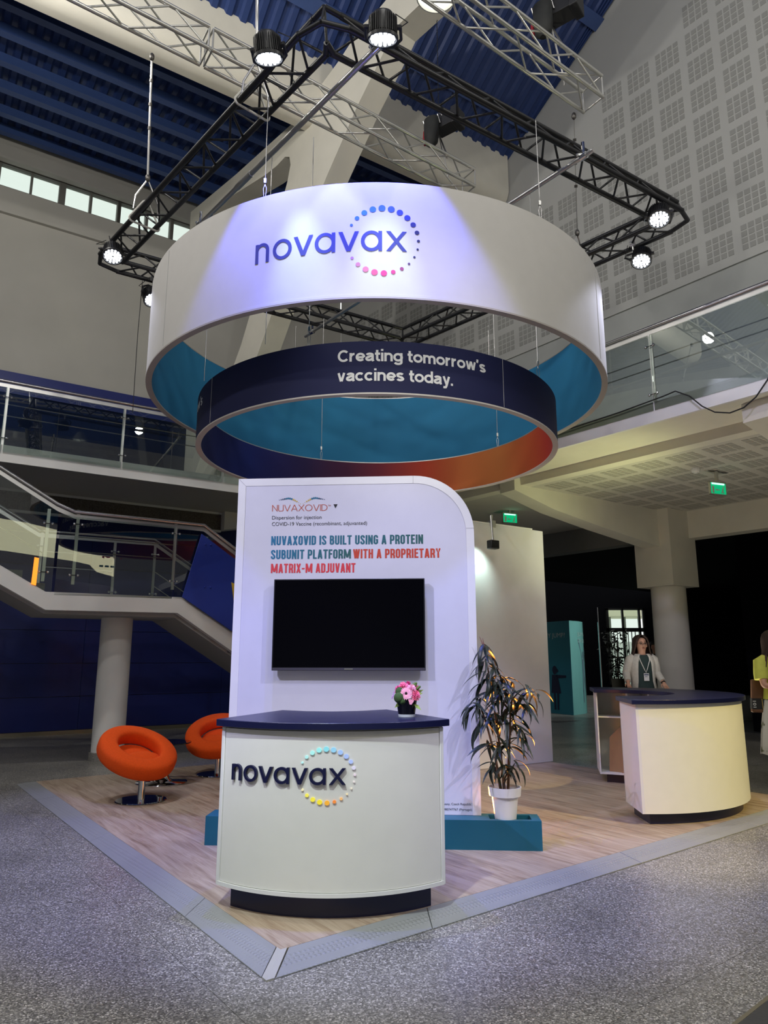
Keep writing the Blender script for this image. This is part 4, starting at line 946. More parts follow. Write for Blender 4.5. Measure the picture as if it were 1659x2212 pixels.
# inner ring
R2 = 2.07; ZB2, ZT2 = 3.83, 4.335
sm = thing('ring_banner', 'smaller navy hanging ring banner with white slogan and rainbow inner side', 'banner', V3(RC.x, RC.y, ZB2))
obj('outer_skin', band(R2 - .006, R2, ZB2 + .012, ZT2), fabricnavy, sm, ang=40)
gm = mat('gradient_fabric', (1, 1, 1), .8); gb = bsdf(gm)
geo = N(gm, 'ShaderNodeTexCoord'); sx = N(gm, 'ShaderNodeSeparateXYZ'); L(gm, geo.outputs['Object'], sx.inputs[0])
at = N(gm, 'ShaderNodeMath'); at.operation = 'ARCTAN2'; L(gm, sx.outputs[0], at.inputs[0])
ng = N(gm, 'ShaderNodeMath'); ng.operation = 'MULTIPLY'; ng.inputs[1].default_value = -1; L(gm, sx.outputs[1], ng.inputs[0]); L(gm, ng.outputs[0], at.inputs[1])
mr = N(gm, 'ShaderNodeMapRange'); mr.inputs[1].default_value = -math.pi; mr.inputs[2].default_value = math.pi; L(gm, at.outputs[0], mr.inputs[0])
# angle th/360+.5 : -180 -> 0 ; 180 -> 1   (the print: navy - maroon - red - orange - red)
gr = ramp(gm, [(0, (.16, .012, .03)), (.035, (.075, .010, .045)), (.085, (.020, .010, .075)), (.16, (.005, .018, .17)), (.24, (.006, .012, .10)), (.5, (.006, .012, .10)), (.70, (.40, .02, .02)), (.755, (.50, .035, .015)), (.80, (.52, .09, .02)), (.85, (.50, .16, .035)), (.90, (.47, .12, .025)), (.945, (.43, .04, .012)), (1, (.16, .012, .03))])
L(gm, mr.outputs[0], gr.inputs[0]); L(gm, gr.outputs[0], gb.inputs['Base Color'])
obj('inner_skin', band(R2 - .056, R2 - .050, ZB2 + .012, ZT2 - .004), gm, sm, ang=40)
obj('bottom_rim', band(R2 - .058, R2 + .002, ZB2, ZB2 + .014), mat('rim_light', (.62, .58, .53), .45), sm, ang=40)
obj('top_rim', band(R2 - .058, R2 - .006, ZT2 - .01, ZT2 + .002), alu, sm, ang=40)
for th in (-54.2, 36, 126, 216):
    obj('seam', MB().tube([rp(th, ZB2 + .02, R2 + .0005), rp(th, ZT2, R2 + .0005)], .003, 5), seamm, sm)
for base in (-9.4, -101.5, 82.5, 174.5):
    for body, w_, z in (('Creating tomorrow\u2019s', 1.422, 4.140), ('vaccines today.', 1.062, 3.953)):
        textobj('slogan_line', fit(lettering(body, GRO, .185), w_, .115, 1.0), (lambda x, y, h=0, z=z: rp(base + math.degrees(x / R2), z + y, R2 + .003 + h)), textwhite, sm)

# ================================================================== TRUSSES
unit = {}
def rod_mesh(r, m, n=7):
    key = (r, m.name)
    if key not in unit:
        me = MB().tube([V3(0, 0, 0), V3(0, 0, 1)], r, n).mesh('rod', ang=60); me.materials.append(m); unit[key] = me
    return unit[key]
def rod(name, a, b, r, m, parent, n=7):
    a = Vector(a); b = Vector(b); d = b - a
    M = Matrix.Translation(a) @ d.to_track_quat('Z', 'Y').to_matrix().to_4x4() @ Matrix.Diagonal((1, 1, d.length, 1))
    return inst(name, rod_mesh(r, m, n), M, parent)
def lacing(A0, A1, B0, B1, step, r, m, parent):
    d = (A1 - A0).length; n = max(2, int(round(d / step)));
    for i in range(n):
        p = A0.lerp(A1, (i + .04) / n) if i % 2 == 0 else B0.lerp(B1, (i + .04) / n)
        q = B0.lerp(B1, (i + .96) / n) if i % 2 == 0 else A0.lerp(A1, (i + .96) / n)
        rod('brace', p, q, r, m, parent)
def tri_truss(p0, p1, parent, outward, m, w=.29, cr=.030, br=.012):
    outw = Vector(outward).normalized()
    o = [outw * (w / 2) - Z * .09, outw * (-w / 2) - Z * .09, Z * .165]
    e = [(p0 + k, p1 + k) for k in o]
    for a, b in e: rod('chord', a, b, cr, m, parent, 10)
    for i in range(3): lacing(*e[i], *e[(i + 1) % 3], .285, br, m, parent)
def box_truss(p0, p1, parent, side, m, w=.29, cr=.024, br=.0115, step=.48):
    side = Vector(side).normalized() * (w / 2); up = Z * (w / 2)
    o = [side + up, side - up, -side - up, -side + up]; e = [(p0 + k, p1 + k) for k in o]
    for a, b in e: rod('chord', a, b, cr, m, parent, 10)
    for i in range(4):
        lacing(*e[i], *e[(i + 1) % 4], step, br, m, parent)
        rod('brace', e[i][0], e[(i + 1) % 4][0], br, m, parent); rod('brace', e[i][1], e[(i + 1) % 4][1], br, m, parent)
TZ = 6.72
Lc, Rc, Fc, Nc = V3(-3.66, 8.50, TZ), V3(3.52, 7.58, TZ), V3(.31, 10.93, TZ), V3(-.50, 4.98, TZ)
bt = thing('lighting_truss', 'black square lighting truss hanging around the big ring banner', 'truss', (0, 8, TZ))
ctr = (Lc + Rc) / 2
for a, b in ((Nc, Lc), (Nc, Rc), (Rc, Fc), (Lc, Fc)):
    d = (b - a).normalized(); mid = (a + b) / 2; on = d.cross(Z)
    if on.dot(mid - ctr) < 0: on = -on
    tri_truss(a + d * .15, b - d * .15, bt, on, blackmetal)
for c in (Lc, Rc, Fc, Nc):
    out = (c - ctr).normalized(); adj = [x for x in (Lc, Rc, Fc, Nc) if abs((x - c).length - 4.9) < .6]
    tipb = c + out * .10 - Z * .09; tipt = c + out * .05 + Z * .165
    for x in adj:
        d = (x - c).normalized(); on = d.cross(Z); on = on if on.dot(out) > 0 else -on
        rod('corner_chord', tipb, c + d * .17 + on * .145 - Z * .09, .026, blackmetal, bt, 10)
        rod('corner_chord', tipt - out * .05, c + d * .17 + Z * .165, .026, blackmetal, bt, 10)
        rod('corner_chord', c - out * .1 - Z * .09, c + d * .17 - on * .145 - Z * .09, .026, blackmetal, bt, 10)
    rod('brace', tipb, c + Z * .165, .012, blackmetal, bt); rod('brace', c - out * .1 - Z * .09, c + Z * .165, .012, blackmetal, bt)
# power cables lying on the front sides
for a, b in ((Nc, Rc), (Nc, Lc)):
    d = (b - a).normalized(); on = d.cross(Z); on = on if on.dot((a + b) / 2 - ctr) > 0 else -on
    obj('power_cable', MB().tube([a + d * t + on * (.10 + .012 * math.sin(t * 5)) + Z * (-.05 + .01 * math.sin(t * 7)) for t in [x * .25 for x in range(1, 19)]], .016, 7), blackrubber, bt)
dT = (Lc - Nc).normalized(); oT = dT.cross(Z); oT = oT if oT.dot((Lc + Nc) / 2 - ctr) > 0 else -oT
for t_ in (1.12, 3.55):
    p = Nc + dT * t_; pts = []
    for k in range(37):
        g = 2 * math.pi * k / 36; a, b = math.cos(g), math.sin(g)
        q = max((x for x in ((.145, -.09), (-.145, -.09), (0, .165))), key=lambda x: x[0] * a + x[1] * b); pts.append(p + oT * (q[0] + a * .040) + Z * (q[1] + b * .040))
    obj('white_sling', MB().tube(pts, .012, 6, False), mat('sling_white', (.62, .60, .55), .8), bt, label='white webbing sling')
hc = thing('hanging_cable', 'thin black cable hanging down from the spotlight at the left of the big ring', 'cable', (-3.32, 8.9, 4.95))
obj('cable', MB().tube([V3(-3.32, 8.9, 6.6), V3(-3.33, 8.9, 5.8), V3(-3.32, 8.9, 4.7)], .005, 5), blackrubber, hc)
# cross pipes under the truss
for a, b, lab in ((V3(-.06, 5.0, 6.50), V3(-2.15, 7.45, 6.50), 'left'), (V3(2.02, 6.30, 6.50), V3(-1.12, 10.25, 6.50), 'right')):
    d = (b - a).normalized()
    t = thing('steel_pipe', 'grey steel pipe clamped under the black truss, ' + ('left one over the big ring' if lab == 'left' else 'right one passing behind the big ring'), 'pipe', a, 'cross pipes under the truss')
    obj('tube', MB().tube([a - d * .12, b + d * .2], .026, 12), steel, t)
    for p in (a, b):
        cm = MB(); cm.tube([p - d * .035, p + d * .035], .036, 12); cm.tube([p + Z * .02, p + Z * .16], .018, 8); cm.tube([p + V3(.05, 0, .04), p + V3(-.05, .03, .04)], .012, 6)
        cm.sphere(p + V3(.055, 0, .04), .016, 8, 6); cm.sphere(p + V3(-.055, .03, .04), .016, 8, 6)
        obj('clamp', cm, chrome, t)
    obj('sleeve', MB().tube([a + d * 2.05, a + d * 2.35], .033, 12), steel, t)
# silver trusses under the roof
s1 = thing('rigging_truss', 'long silver box truss under the left roof ending above the big ring', 'truss', S(3, 7.27, 8.6))
for a, b in ((-3.2, -.55), (-.5, 2.15), (2.2, 6.36)): box_truss(S(a, 7.27 - .042 * (6.36 - a), 8.62), S(b, 7.27 - .042 * (6.36 - b), 8.62), s1, NU, alu)
s2 = thing('rigging_truss', 'silver box truss at the top right ending beside the perforated wall', 'truss', S(3, 4.9, 8.4))
for a, b in ((-1.0, 3.2), (3.25, 6.36)): box_truss(S(a, 4.9 - .055 * (6.36 - a), 8.40), S(b, 4.9 - .055 * (6.36 - b), 8.40), s2, NU, alu, w=.30)

# ---- spotlights with yoke and clamp
def spotlight(face, aim, hang, label, energy, color=(.22, .22, 1.0), core=(.70, .95, 1.0), core_aim=None, corek=.36):
    face = Vector(face); d = (Vector(aim) - face).normalized(); t = thing('stage_spotlight', label, 'spotlight', face - d * .1)
    t['group'] = 'spotlights on the black truss'
    M = d.to_track_quat('-Z', 'Y').to_matrix().to_4x4()
    body = MB(); body.lathe([(0, .19), (.075, .19), (.098, .16), (.105, .02), (.125, .012), (.125, -.012), (.112, -.012), (.108, .0), (0, .0)], face, 36, M.to_3x3()); obj('housing', body, blackmetal, t)
    fm = MB()
    for k in range(36):
        g = 2 * math.pi * k / 36; u = V3(math.cos(g), math.sin(g), 0); v = V3(-math.sin(g), math.cos(g), 0) * .0025
        P = [u * .095 - v, u * .118 - v, u * .118 + v, u * .095 + v]
        fm.hexa([M.to_3x3() @ (p + Z * .025) + face for p in P] + [M.to_3x3() @ (p * .96 + Z * .155) + face for p in P])
    obj('cooling_fins', fm, blackmetal, t)
    lm = MB()
    for r_, n_ in ((0.028, 6), (.058, 10), (.087, 14)):
        for k in range(n_):
            g = 2 * math.pi * k / n_; c = M.to_3x3() @ V3(r_ * math.cos(g), r_ * math.sin(g), -.003) + face
            lm.sphere(c, .0145, 8, 5)
    obj('led_array', lm, ledface, t)
    obj('lens', MB().lathe([(.0, .001), (.105, .001), (.105, .004), (0, .004)], face, 32, M.to_3x3()), mat('lens_glow', (.9, .95, 1), .3, emit=(.8, .86, 1.0), estr=5.0), t)
    side = d.cross(Z); side = side.normalized() if side.length > .05 else V3(1, 0, 0)
    ax = face - d * .085; hang = Vector(hang); top_ = hang - Z * .13
    ym = MB()
    pts = [ax + side * .14, ax + side * .145 + (top_ - ax) * .6, top_ + side * .08, top_ - side * .08, ax - side * .145 + (top_ - ax) * .6, ax - side * .14]
    ym.tube(pts, .013, 6); ym.tube([ax + side * .11, ax + side * .15], .02, 8); ym.tube([ax - side * .11, ax - side * .15], .02, 8)
    obj('yoke', ym, blackmetal, t)
    cm = MB(); cm.tube([top_, hang], .014, 8); cm.tube([hang - side * .03, hang + side * .03], .038, 10); cm.tube([hang + V3(.0, -.05, 0), hang + V3(0, -.08, .03)], .008, 6); obj('clamp', cm, steel, t)
    obj('safety_wire', MB().tube([ax + side * .1 - d * .1, ax + side * .2 + Z * .05, hang + side * .06], .0045, 5), blackrubber, t)
    for nm_, en_, co_, an_, bl_, ta_ in (('spot_lamp_wide', energy, color, 66, .3, aim), ('spot_lamp_core', energy * corek, core, 26, 1.0, core_aim or aim)):
        l = light(nm_, 'SPOT', face + d * .02, ta_, en_, co_, .03, an_, bl_); l.parent = t; l.location = Vector(l.location) - Vector(t.location)
    return t
SP = [((-.955, 4.99, 6.39), (-.45, 7.1, 0), (-.96, 5.17, 6.62), 'spotlight on the left front side of the black truss, near the top', 480),
      ((-.01, 4.80, 6.39), (-.05, 7.0, 0), (.0, 5.02, 6.66), 'spotlight beside the front corner of the black truss, top of the picture', 480),
      ((-3.36, 7.96, 6.40), (-2.2, 5.6, 0), (-3.42, 8.02, 6.64), 'spotlight in the left corner of the black truss', 200),
      ((-3.15, 8.86, 6.30), (-1.2, 7.6, 2.4), (-3.17, 8.9, 6.63), 'spotlight hanging half hidden behind the left edge of the big ring', 160),
      ((3.12, 7.20, 6.40), (2.2, 5.0, 0), (3.16, 7.36, 6.63), 'spotlight in the right corner of the black truss', 200),
      ((3.20, 8.0, 6.36), (1.9, 6.0, .8), (3.13, 8.06, 6.63), 'lowest spotlight, hanging under the right side of the black truss', 200)]
for i_, (f_, a_, h_, lb, en) in enumerate(SP): spotlight(f_, a_, h_, lb, en, core_aim=((-.62, 5.55, 4.2), (.02, 5.48, 4.2))[i_] if i_ < 2 else None, color=(.10, .12, 1.0) if i_ < 2 else (.72, .75, 1.0))

# ---- chain hoists
def hoist(c, label, bag=True):
    c = Vector(c); t = thing('chain_hoist', label, 'hoist', c, 'chain hoists above the silver trusses')
    E = V3(.80, -.60, 0); F = V3(.6, .8, 0); fr = (E, F)
    m_ = MB(); m_.fbox(fr, (-.02, .34), (-.11, .11), (-.08, .13), c); obj('motor', m_, blackplastic, t, bevel=.008)
    m_ = MB(); m_.fbox(fr, (.28, .38), (-.13, .13), (-.11, .16), c); obj('end_cover', m_, blackplastic, t, bevel=.012)
    m_ = MB(); m_.fbox(fr, (-.16, .0), (-.10, .10), (-.06, .11), c); obj('gearbox', m_, blackplastic, t, bevel=.015)
    b = MB(); rg = []
    for z, rx, ry in ((.08, .12, .075), (.0, .125, .08), (-.2, .12, .085), (-.33, .10, .075), (-.38, .05, .04)):
        rg.append([c + E * (-.03 + rx * math.cos(2 * math.pi * k / 14)) + F * (-.16 + ry * math.sin(2 * math.pi * k / 14)) + Z * z for k in range(14)])
    b.loft(rg[::-1]); obj('chain_bag', b, mat('bag_nylon', (.012, .013, .012), .7, var=.3, bump=.3, bscale=30), t)
    for a in (-.15, .10):
        obj('handle', MB().tube([c + E * a + F * -.12 + Z * -.02, c + E * (a - .015) + F * -.17 + Z * .10, c + E * a + F * -.12 + Z * .13, c + E * (a + .03) + F * -.10 + Z * .10], .009, 6), steel, t)
    obj('plug', MB().tube([c + E * -.19 + F * -.1 + Z * -.02, c + E * -.19 + F * -.11 + Z * -.16, c + E * -.18 + F * -.11 + Z * -.26], [.022, .026, .02], 8), mat('red_plug', (.28, .012, .02), .5), t, label='red power plug')
    ch = MB(); z = .14
    while z < 3.2 and c.z + z < roofz(c.dot(NU)) - .05: ch.tube([c + Z * z + V3(.006 if int(z * 40) % 2 else -.006, 0, 0), c + Z * (z + .022)], .006, 5); z += .03
    obj('chain', ch, blackmetal, t)
    return t, c
for c_, lb, (tu, tn, tz) in ((S(5.80, 7.27, 9.30), 'black chain hoist with its chain bag above the left silver truss', (5.95, 7.27, 8.77)), (S(5.72, 4.95, 9.20), 'black chain hoist with its chain bag above the right silver truss, at the top', (5.9, 4.9, 8.55))):
    t, c = hoist(c_, lb)
    for s in (-1, 1): obj('sling', MB().tube([c + V3(0, 0, -.1), S(tu + .12 * s, tn + .145 * s, tz), S(tu + .14 * s, tn + .16 * s, tz - .06)], .012, 6), steel, t)

# ---- suspension wires and rods
def wire(top_, bot_, label, r=.004, gr=True, grp='wires holding the ring banners'):
    top_, bot_ = Vector(top_), Vector(bot_); t = thing('suspension_wire', label, 'wire', bot_, grp)
    obj('steel_wire', MB().tube([bot_ + Z * .12, top_], r, 6), steel, t)
    if gr:
        obj('wire_grip', MB().box((bot_.x - .012, bot_.x + .012), (bot_.y - .012, bot_.y + .012), (bot_.z + .15, bot_.z + .20)), alu, t, bevel=.003)
        obj('wire_loop', MB().tube([bot_ + V3(-.006, 0, 0), bot_ + V3(-.014, 0, .10), bot_ + V3(0, 0, .15), bot_ + V3(.014, 0, .10), bot_ + V3(.006, 0, 0)], .003, 5), steel, t)
        obj('hook', MB().sphere(bot_ + Z * .006, .012, 8, 6), chrome, t)
    return t
for th, zt, lb in ((-22.3, 6.60, 'wire holding the front left of the big white ring'), (36.5, 6.62, 'wire holding the front right of the big white ring'), (-150, 6.62, 'wire holding the rear left of the big white ring'), (140, 6.62, 'wire holding the rear right of the big white ring')):
    wire(rp(th, zt, R1 - .03), rp(th, ZT1, R1 - .03), lb)
for th, lb in ((-66, 'leftmost wire of the small navy ring'), (-17.5, 'wire at the front of the small navy ring, left of the slogan'), (55, 'wire at the right side of the small navy ring'), (-156, 'rear left wire of the small navy ring, inside the ring'), (127, 'rear right wire of the small navy ring, inside the ring'), (-31, 'thin front left wire of the small navy ring')):
    wire(rp(th, 6.55, R2 - .03), rp(th, ZT2, R2 - .03), lb, gr=(th != -31 and th != -66))
def rig(topp, botp, label, rod_from=.12, rr=.014):
    topp, botp = Vector(topp), Vector(botp); t = thing('suspension_rigging', label, 'rigging', botp, 'rigging legs from the silver trusses to the black truss')
    d = topp - botp
    obj('rod', MB().tube([botp + d * rod_from, topp - d * .06], rr, 8), steel, t)
    obj('shackle', MB().sphere(botp + d * .12, (.03, .03, .05), 10, 8), mat('shackle_dark', (.16, .15, .14), .4, .9), t)
    obj('shackle', MB().sphere(botp + d * .94, (.03, .03, .05), 10, 8), MATS['shackle_dark'], t)
    for s in (-1, 1): obj('bridle_strand', MB().tube([botp + d * .11, botp + V3(.10 * s, .09 * s, -.06), botp + V3(.11 * s, .10 * s, -.24)], .010, 6), steel, t)
    for k in range(3): obj('joint_collar', MB().tube([botp + d * (.45 + .16 * k), botp + d * (.47 + .16 * k)], .021, 8), MATS['shackle_dark'], t)
    return t
rig((-2.69, 6.97, 8.46), (-2.80, 7.45, 6.88), 'steel rod and bridle from the silver truss to the left side of the black truss')
rig((-1.22, 5.52, 8.9), (-1.22, 5.80, 6.90), 'steel rod and bridle above the left front spotlight')
rig((2.36, 7.62, 8.24), (2.60, 8.60, 6.90), 'wire and shackle from the right silver truss to the right side of the black truss', rr=.005)

# ---- high-bay lamp at the top edge
hb = thing('high_bay_lamp', 'bright round hall lamp at the top edge behind the right silver truss', 'lamp', (.63, 7.02, 9.3))
obj('reflector', MB().lathe([(.06, .30), (.10, .28), (.24, .04), (.25, 0), (.235, 0), (.22, .03), (.09, .25), (.05, .25)], (.63, 7.02, 9.25), 32), offwhite, hb)
obj('bulb_glow', MB().lathe([(0, .03), (.215, .03), (.215, .05), (0, .06)], (.63, 7.02, 9.25), 32), lampglow, hb)
obj('hanger', MB().tube([V3(.63, 7.02, 9.5), V3(.63, 7.02, 12.2)], .012, 6), blackmetal, hb)

# ================================================================== CHAIRS AND TABLE
def tube_chair(base, low, cen, label, yaw2=0):
    base = Vector(base); t = thing('ring_lounge_chair', label, 'chair', base, 'orange ring lounge chairs')
    low = Vector(low).normalized(); c = base + Vector(cen)
    ax = Z.cross(low).normalized(); R = Matrix.Rotation(rad(29), 3, ax)
    def q(p): return R @ p + c
    n = 56; m = 28; rings = []; mb = MB(); vs = []; fs = []
    for i in range(n):
        g = 2 * math.pi * i / n; e = V3(math.cos(g), math.sin(g), 0)
        for k in range(m):
            h = 2 * math.pi * k / m; ch, sh = math.cos(h), math.sin(h)
            x = .098 * math.copysign(abs(ch) ** .62, ch); y = .088 * math.copysign(abs(sh) ** .62, sh)
            vs.append(q(e * (.325 + x) + Z * (y - .02 * (x / .098) * .5)))
    for i in range(n):
        for k in range(m): fs.append((i * m + k, ((i + 1) % n) * m + k, ((i + 1) % n) * m + (k + 1) % m, i * m + (k + 1) % m))
    mb.add(vs, fs); obj('ring_back', mb, orange, t, ang=60)
    # seat cushion: fills the low half of the ring
    se = MB(); lo3 = low; side = ax; rg = []
    for zz, s in ((-.10, .80), (-.06, 1.0), (.0, 1.02), (.035, .93), (.055, .70), (.06, .35)):
        r = []
        for k in range(28):
            g = 2 * math.pi * k / 28; a, b = math.cos(g), math.sin(g)
            along = .12 + a * (.15 if a > 0 else .125) * s; r.append(q(lo3 * along + side * (b * .215 * s) + Z * (zz - .03)))
        rg.append(r)
    se.loft(rg); obj('seat', se, orange, t, ang=60)
    pn = MB(); rg = []
    for zz, s in ((-.20, .62), (-.195, .72), (-.13, .86), (-.06, .95)):
        rg.append([q(lo3 * (-.02 + .215 * s * math.cos(2 * math.pi * k / 28)) + side * (.235 * s * math.sin(2 * math.pi * k / 28)) + Z * zz) for k in range(28)])
    pn.loft(rg); obj('seat_shell', pn, orange, t, ang=60)
    obj('post', MB().lathe([(.042, .010), (.036, .02), (.036, .36)], base, 24), chrome, t)
    obj('base_plate', MB().lathe([(0, 0), (.258, 0), (.262, .006), (.256, .013), (.05, .017), (0, .017)], base, 56), mat('polished_base', (.35, .35, .37), .05, 1.0), t)
tube_chair((-2.565, 7.93, .0505), (.80, -.60, 0), (-.085, .06, .485), 'orange ring lounge chair nearest the ramp edge, seen whole')
tube_chair((-2.15, 9.63, .0505), (.02, -1, 0), (-.02, .05, .485), 'orange ring lounge chair further back, half hidden by the front counter')
tb = V3(-2.69, 9.04, .0505)
ct = thing('coffee_table', 'low round table with a black glass top and chrome trumpet foot behind the chair', 'table', tb)
obj('table_top', MB().lathe([(0, .455), (.325, .455), (.33, .461), (.325, .467), (0, .467)], tb, 56), mat('black_glass_top', (.006, .006, .007), .05, spec=.6), ct)
obj('foot', MB().lathe([(0, 0), (.30, 0), (.303, .006), (.295, .014), (.14, .022), (.10, .045), (.075, .09), (.06, .14), (.045, .16), (.036, .2), (.034, .44), (.10, .454), (0, .454)], tb, 56), chrome, ct, ang=50)

# ================================================================== TALL BACK PANEL WITH ARM LAMP
D = V3(.837, .547, 0); Fb = V3(.547, -.837, 0); bp = V3(2.454, 10.79, 0)
bpn = thing('back_panel', 'tall plain white back wall panel standing behind the totem and plant', 'panel', bp + Z * .05)
fr = (D, -Fb)
obj('board', MB().fbox(fr, (-3.3, 0), (0, .09), (.052, 3.44), bp), mat('white_back_panel', (.70, .69, .68), .6, bump=.03, bscale=3), bpn, bevel=.004)
obj('edge_strip', MB().fbox(fr, (-3.3, -.22), (.0, .09), (3.44, 3.462), bp), white, bpn)
al = thing('arm_lamp', 'small arm lamp clamped on top of the white back panel', 'lamp', bp + D * -1.03 + Z * 3.46)
pA = bp + D * -1.02 + Fb * -.03
obj('clamp', MB().fbox(fr, (-1.06, -.98), (-.02, .07), (3.40, 3.50), bp), alu, al)
obj('arm', MB().tube([pA + Z * 3.5, pA + Z * 3.56 + Fb * .1 - D * .08, pA + Z * 3.48 + Fb * .36 - D * .33, pA + Z * 3.12 + Fb * .42 - D * .36], .014, 8), alu, al)
hd = pA + Z * 3.06 + Fb * .42 - D * .36
obj('head', MB().fbox((D, -Fb), (-.075, .075), (-.05, .05), (-.06, .06), hd), blackmetal, al, bevel=.01)
light('lamp_light', 'SPOT', hd + (-Fb) * .07, bp + D * -1.45 + Z * 2.7, 22, (.75, 1, .92), .03, 110, .8)

# ================================================================== RIGHT CURVED DESK
DC = V3(2.425, 8.20, 0)
def dp(th, r, z): g = rad(th); return V3(DC.x + r * math.cos(g), DC.y + r * math.sin(g), z)
def sector(r0, r1, a0, a1, z0, z1, n=40):
    mb = MB(); p = [dp(a0 + (a1 - a0) * k / n, r1, z0) for k in range(n + 1)] + [dp(a1 - (a1 - a0) * k / n, r0, z0) for k in range(n + 1)]
    vs = [dp(a0 + (a1 - a0) * k / n, r, z) for k in range(n + 1) for r, z in ((r0, z0), (r1, z0), (r1, z1), (r0, z1))]
    fs = []
    for k in range(n):
        for i in range(4): fs.append((4 * k + i, 4 * k + (i + 1) % 4, 4 * k + 4 + (i + 1) % 4, 4 * k + 4 + i))
    fs += [(0, 1, 2, 3), (4 * n, 4 * n + 1, 4 * n + 2, 4 * n + 3)]
    return mb.add(vs, fs)
dk = thing('curved_desk', 'large C-shaped white desk with a navy top at the right of the stand', 'desk', V3(3.3, 7.9, .05))
a0, a1 = -94, 77
obj('front_panel', sector(1.395, 1.42, a0 + .2, a1 - .2, .15, 1.105), mat('desk_warm_white', (.78, .77, .70), .45), dk)
e_l = mat('desk_end_white', (.74, .73, .74), .4)
obj('end_panel', sector(.84, 1.42, a0, a0 + 1.0, .15, 1.105, 2), e_l, dk)
obj('end_panel', sector(.84, 1.42, a1 - 1.0, a1, .15, 1.105, 2), e_l, dk)
obj('inner_skin', sector(.84, .86, a0, 14, .15, 1.105), white, dk)
obj('floor_board', sector(.845, 1.395, 14, a1 - 1, .15, .17, 24), white, dk)
for th in (14, 33, 52): obj('divider', sector(.86, 1.42, th, th + .9, .17, 1.105, 2), white, dk)
obj('shelf', sector(.95, 1.42, 14.9, a1 - 1, .80, .815, 24), white, dk)
for th in (33, 52): obj('upright', sector(.845, .87, th - .5, th + 1.2, .17, 1.105, 2), white, dk)
obj('countertop', sector(.78, 1.462, a0 - 1.6, a1 + 1.6, 1.105, 1.147, 56), navylam, dk, bevel=.004)
obj('plinth', sector(.92, 1.345, a0 + 3.5, a1 - 5, .05, .15), navylam, dk)
cbx = thing('cardboard_box', 'flattened brown cardboard leaning inside the open back of the curved desk', 'cardboard', dp(58, 1.0, .17))
c0 = dp(70, .95, .1705); c1 = dp(45, .90, .1705); up = V3(.06, .10, .46)
obj('sheet', MB().prism([c0, c1 + V3(0, 0, .0), c1 + up * .95, c0 + (c1 - c0) * .32 + up * 1.12, c0 + up * .85], V3(.012, .02, 0)), cardboard, cbx)
c2 = c0 + V3(.05, .06, 0)
obj('flap', MB().prism([c0 + (c1 - c0) * .4 - V3(.012, .02, 0), c1 - V3(.012, .02, 0), c1 + up * .6 - V3(.012, .02, 0), c0 + (c1 - c0) * .75 + up * .5 - V3(.012, .02, 0)], V3(-.006, -.01, 0)), mat('cardboard_light', (.40, .25, .135), .85), cbx)

# ================================================================== TEAL KIOSK IN THE DARK
kA, kB, kC = V3(4.35, 21.44, 0), V3(5.117, 19.83, 0), V3(5.86, 21.2, 0)
arc = []
for k in range(9):
    t = k / 8; p = kB.lerp(kC, t); o = (kC - kB).cross(Z).normalized() * .14 * math.sin(math.pi * t); arc.append(p + o)
ki = thing('teal_kiosk', 'tall teal display column with jumping figures in the dark behind the desk', 'kiosk', V3(5.2, 20.6, 0))
mb = MB(); mb.prism([kA, kB] + arc[1:] + [V3(5.3, 22.2, 0)], Z * 2.53); obj('core', mb, tealprint, ki)
fc_ = MB(); m2 = [p + (kC - kB).cross(Z).normalized() * .006 for p in arc]
for i in range(8): fc_.add([m2[i], m2[i + 1], m2[i + 1] + Z * 2.53, m2[i] + Z * 2.53], [(0, 1, 2, 3)])
obj('curved_face', fc_, paleteal, ki)
lf = (kA - kB).normalized(); lnrm = V3(-abs(lf.y), -abs(lf.x), 0).normalized()
def kl(x, y): return kB + lf * (1.30 - x) + V3(lf.y, -lf.x, 0) * (-.008) + Z * y
if (V3(lf.y, -lf.x, 0)).dot(-kB) > 0:
    def kl(x, y): return kB + lf * (1.30 - x) + V3(lf.y, -lf.x, 0) * .008 + Z * y
gtx = mat('kiosk_lettering', (.45, .55, .56), .6)
textobj('lettering', fit(text2d('IS MY JUMP?', 0), 1.12, .13), lambda x, y: kl(x, 2.08 + y), gtx, ki)
def kr(x, y):
    t = max(0, min(.999, x / (kC - kB).length)); i = int(t * 8); return m2[i].lerp(m2[i + 1], t * 8 - i) + (kC - kB).cross(Z).normalized() * .008 + Z * y
textobj('lettering', fit(text2d('JUMPING', 0), .95, .11), lambda x, y: kr(.42 + x, 2.12 + y), mat('kiosk_pale_lettering', (.55, .75, .72), .6), ki)
textobj('lettering', fit(text2d('CHILDREN', 0), .95, .11), lambda x, y: kr(.42 + x, 1.94 + y), MATS['kiosk_pale_lettering'], ki)
def silhouette(name, parts, f, m):
    mb = MB()
    for p in parts: mb.add([f(x, y) for x, y in p], [list(range(len(p)))])
    return obj(name, mb, m, ki)
def ell(cx, cy, rx, ry): return [(cx + rx * math.cos(2 * math.pi * k / 14), cy + ry * math.sin(2 * math.pi * k / 14)) for k in range(14)]
jump = [ell(.80, 1.60, .07, .10), [(.68, 1.48), (.92, 1.48), (.90, 1.05), (.70, 1.05)], [(.68, 1.48), (.74, 1.40), (.52, 1.95), (.45, 1.97)], [(.45, 1.97), (.52, 1.93), (.49, 2.06)], [(.86, 1.48), (.92, 1.42), (1.08, 1.85), (1.02, 1.9)], [(.70, 1.05), (.82, 1.05), (.74, .62), (.66, .60)], [(.66, .64), (.74, .64), (.73, .30), (.68, .30)], [(.80, 1.05), (.90, 1.05), (1.0, .72), (.93, .70)], [(.93, .72), (1.0, .72), (1.02, .45), (.97, .45)]]
silhouette('jumping_figure', jump, kr, mat('figure_grey', (.17, .27, .33), .7))
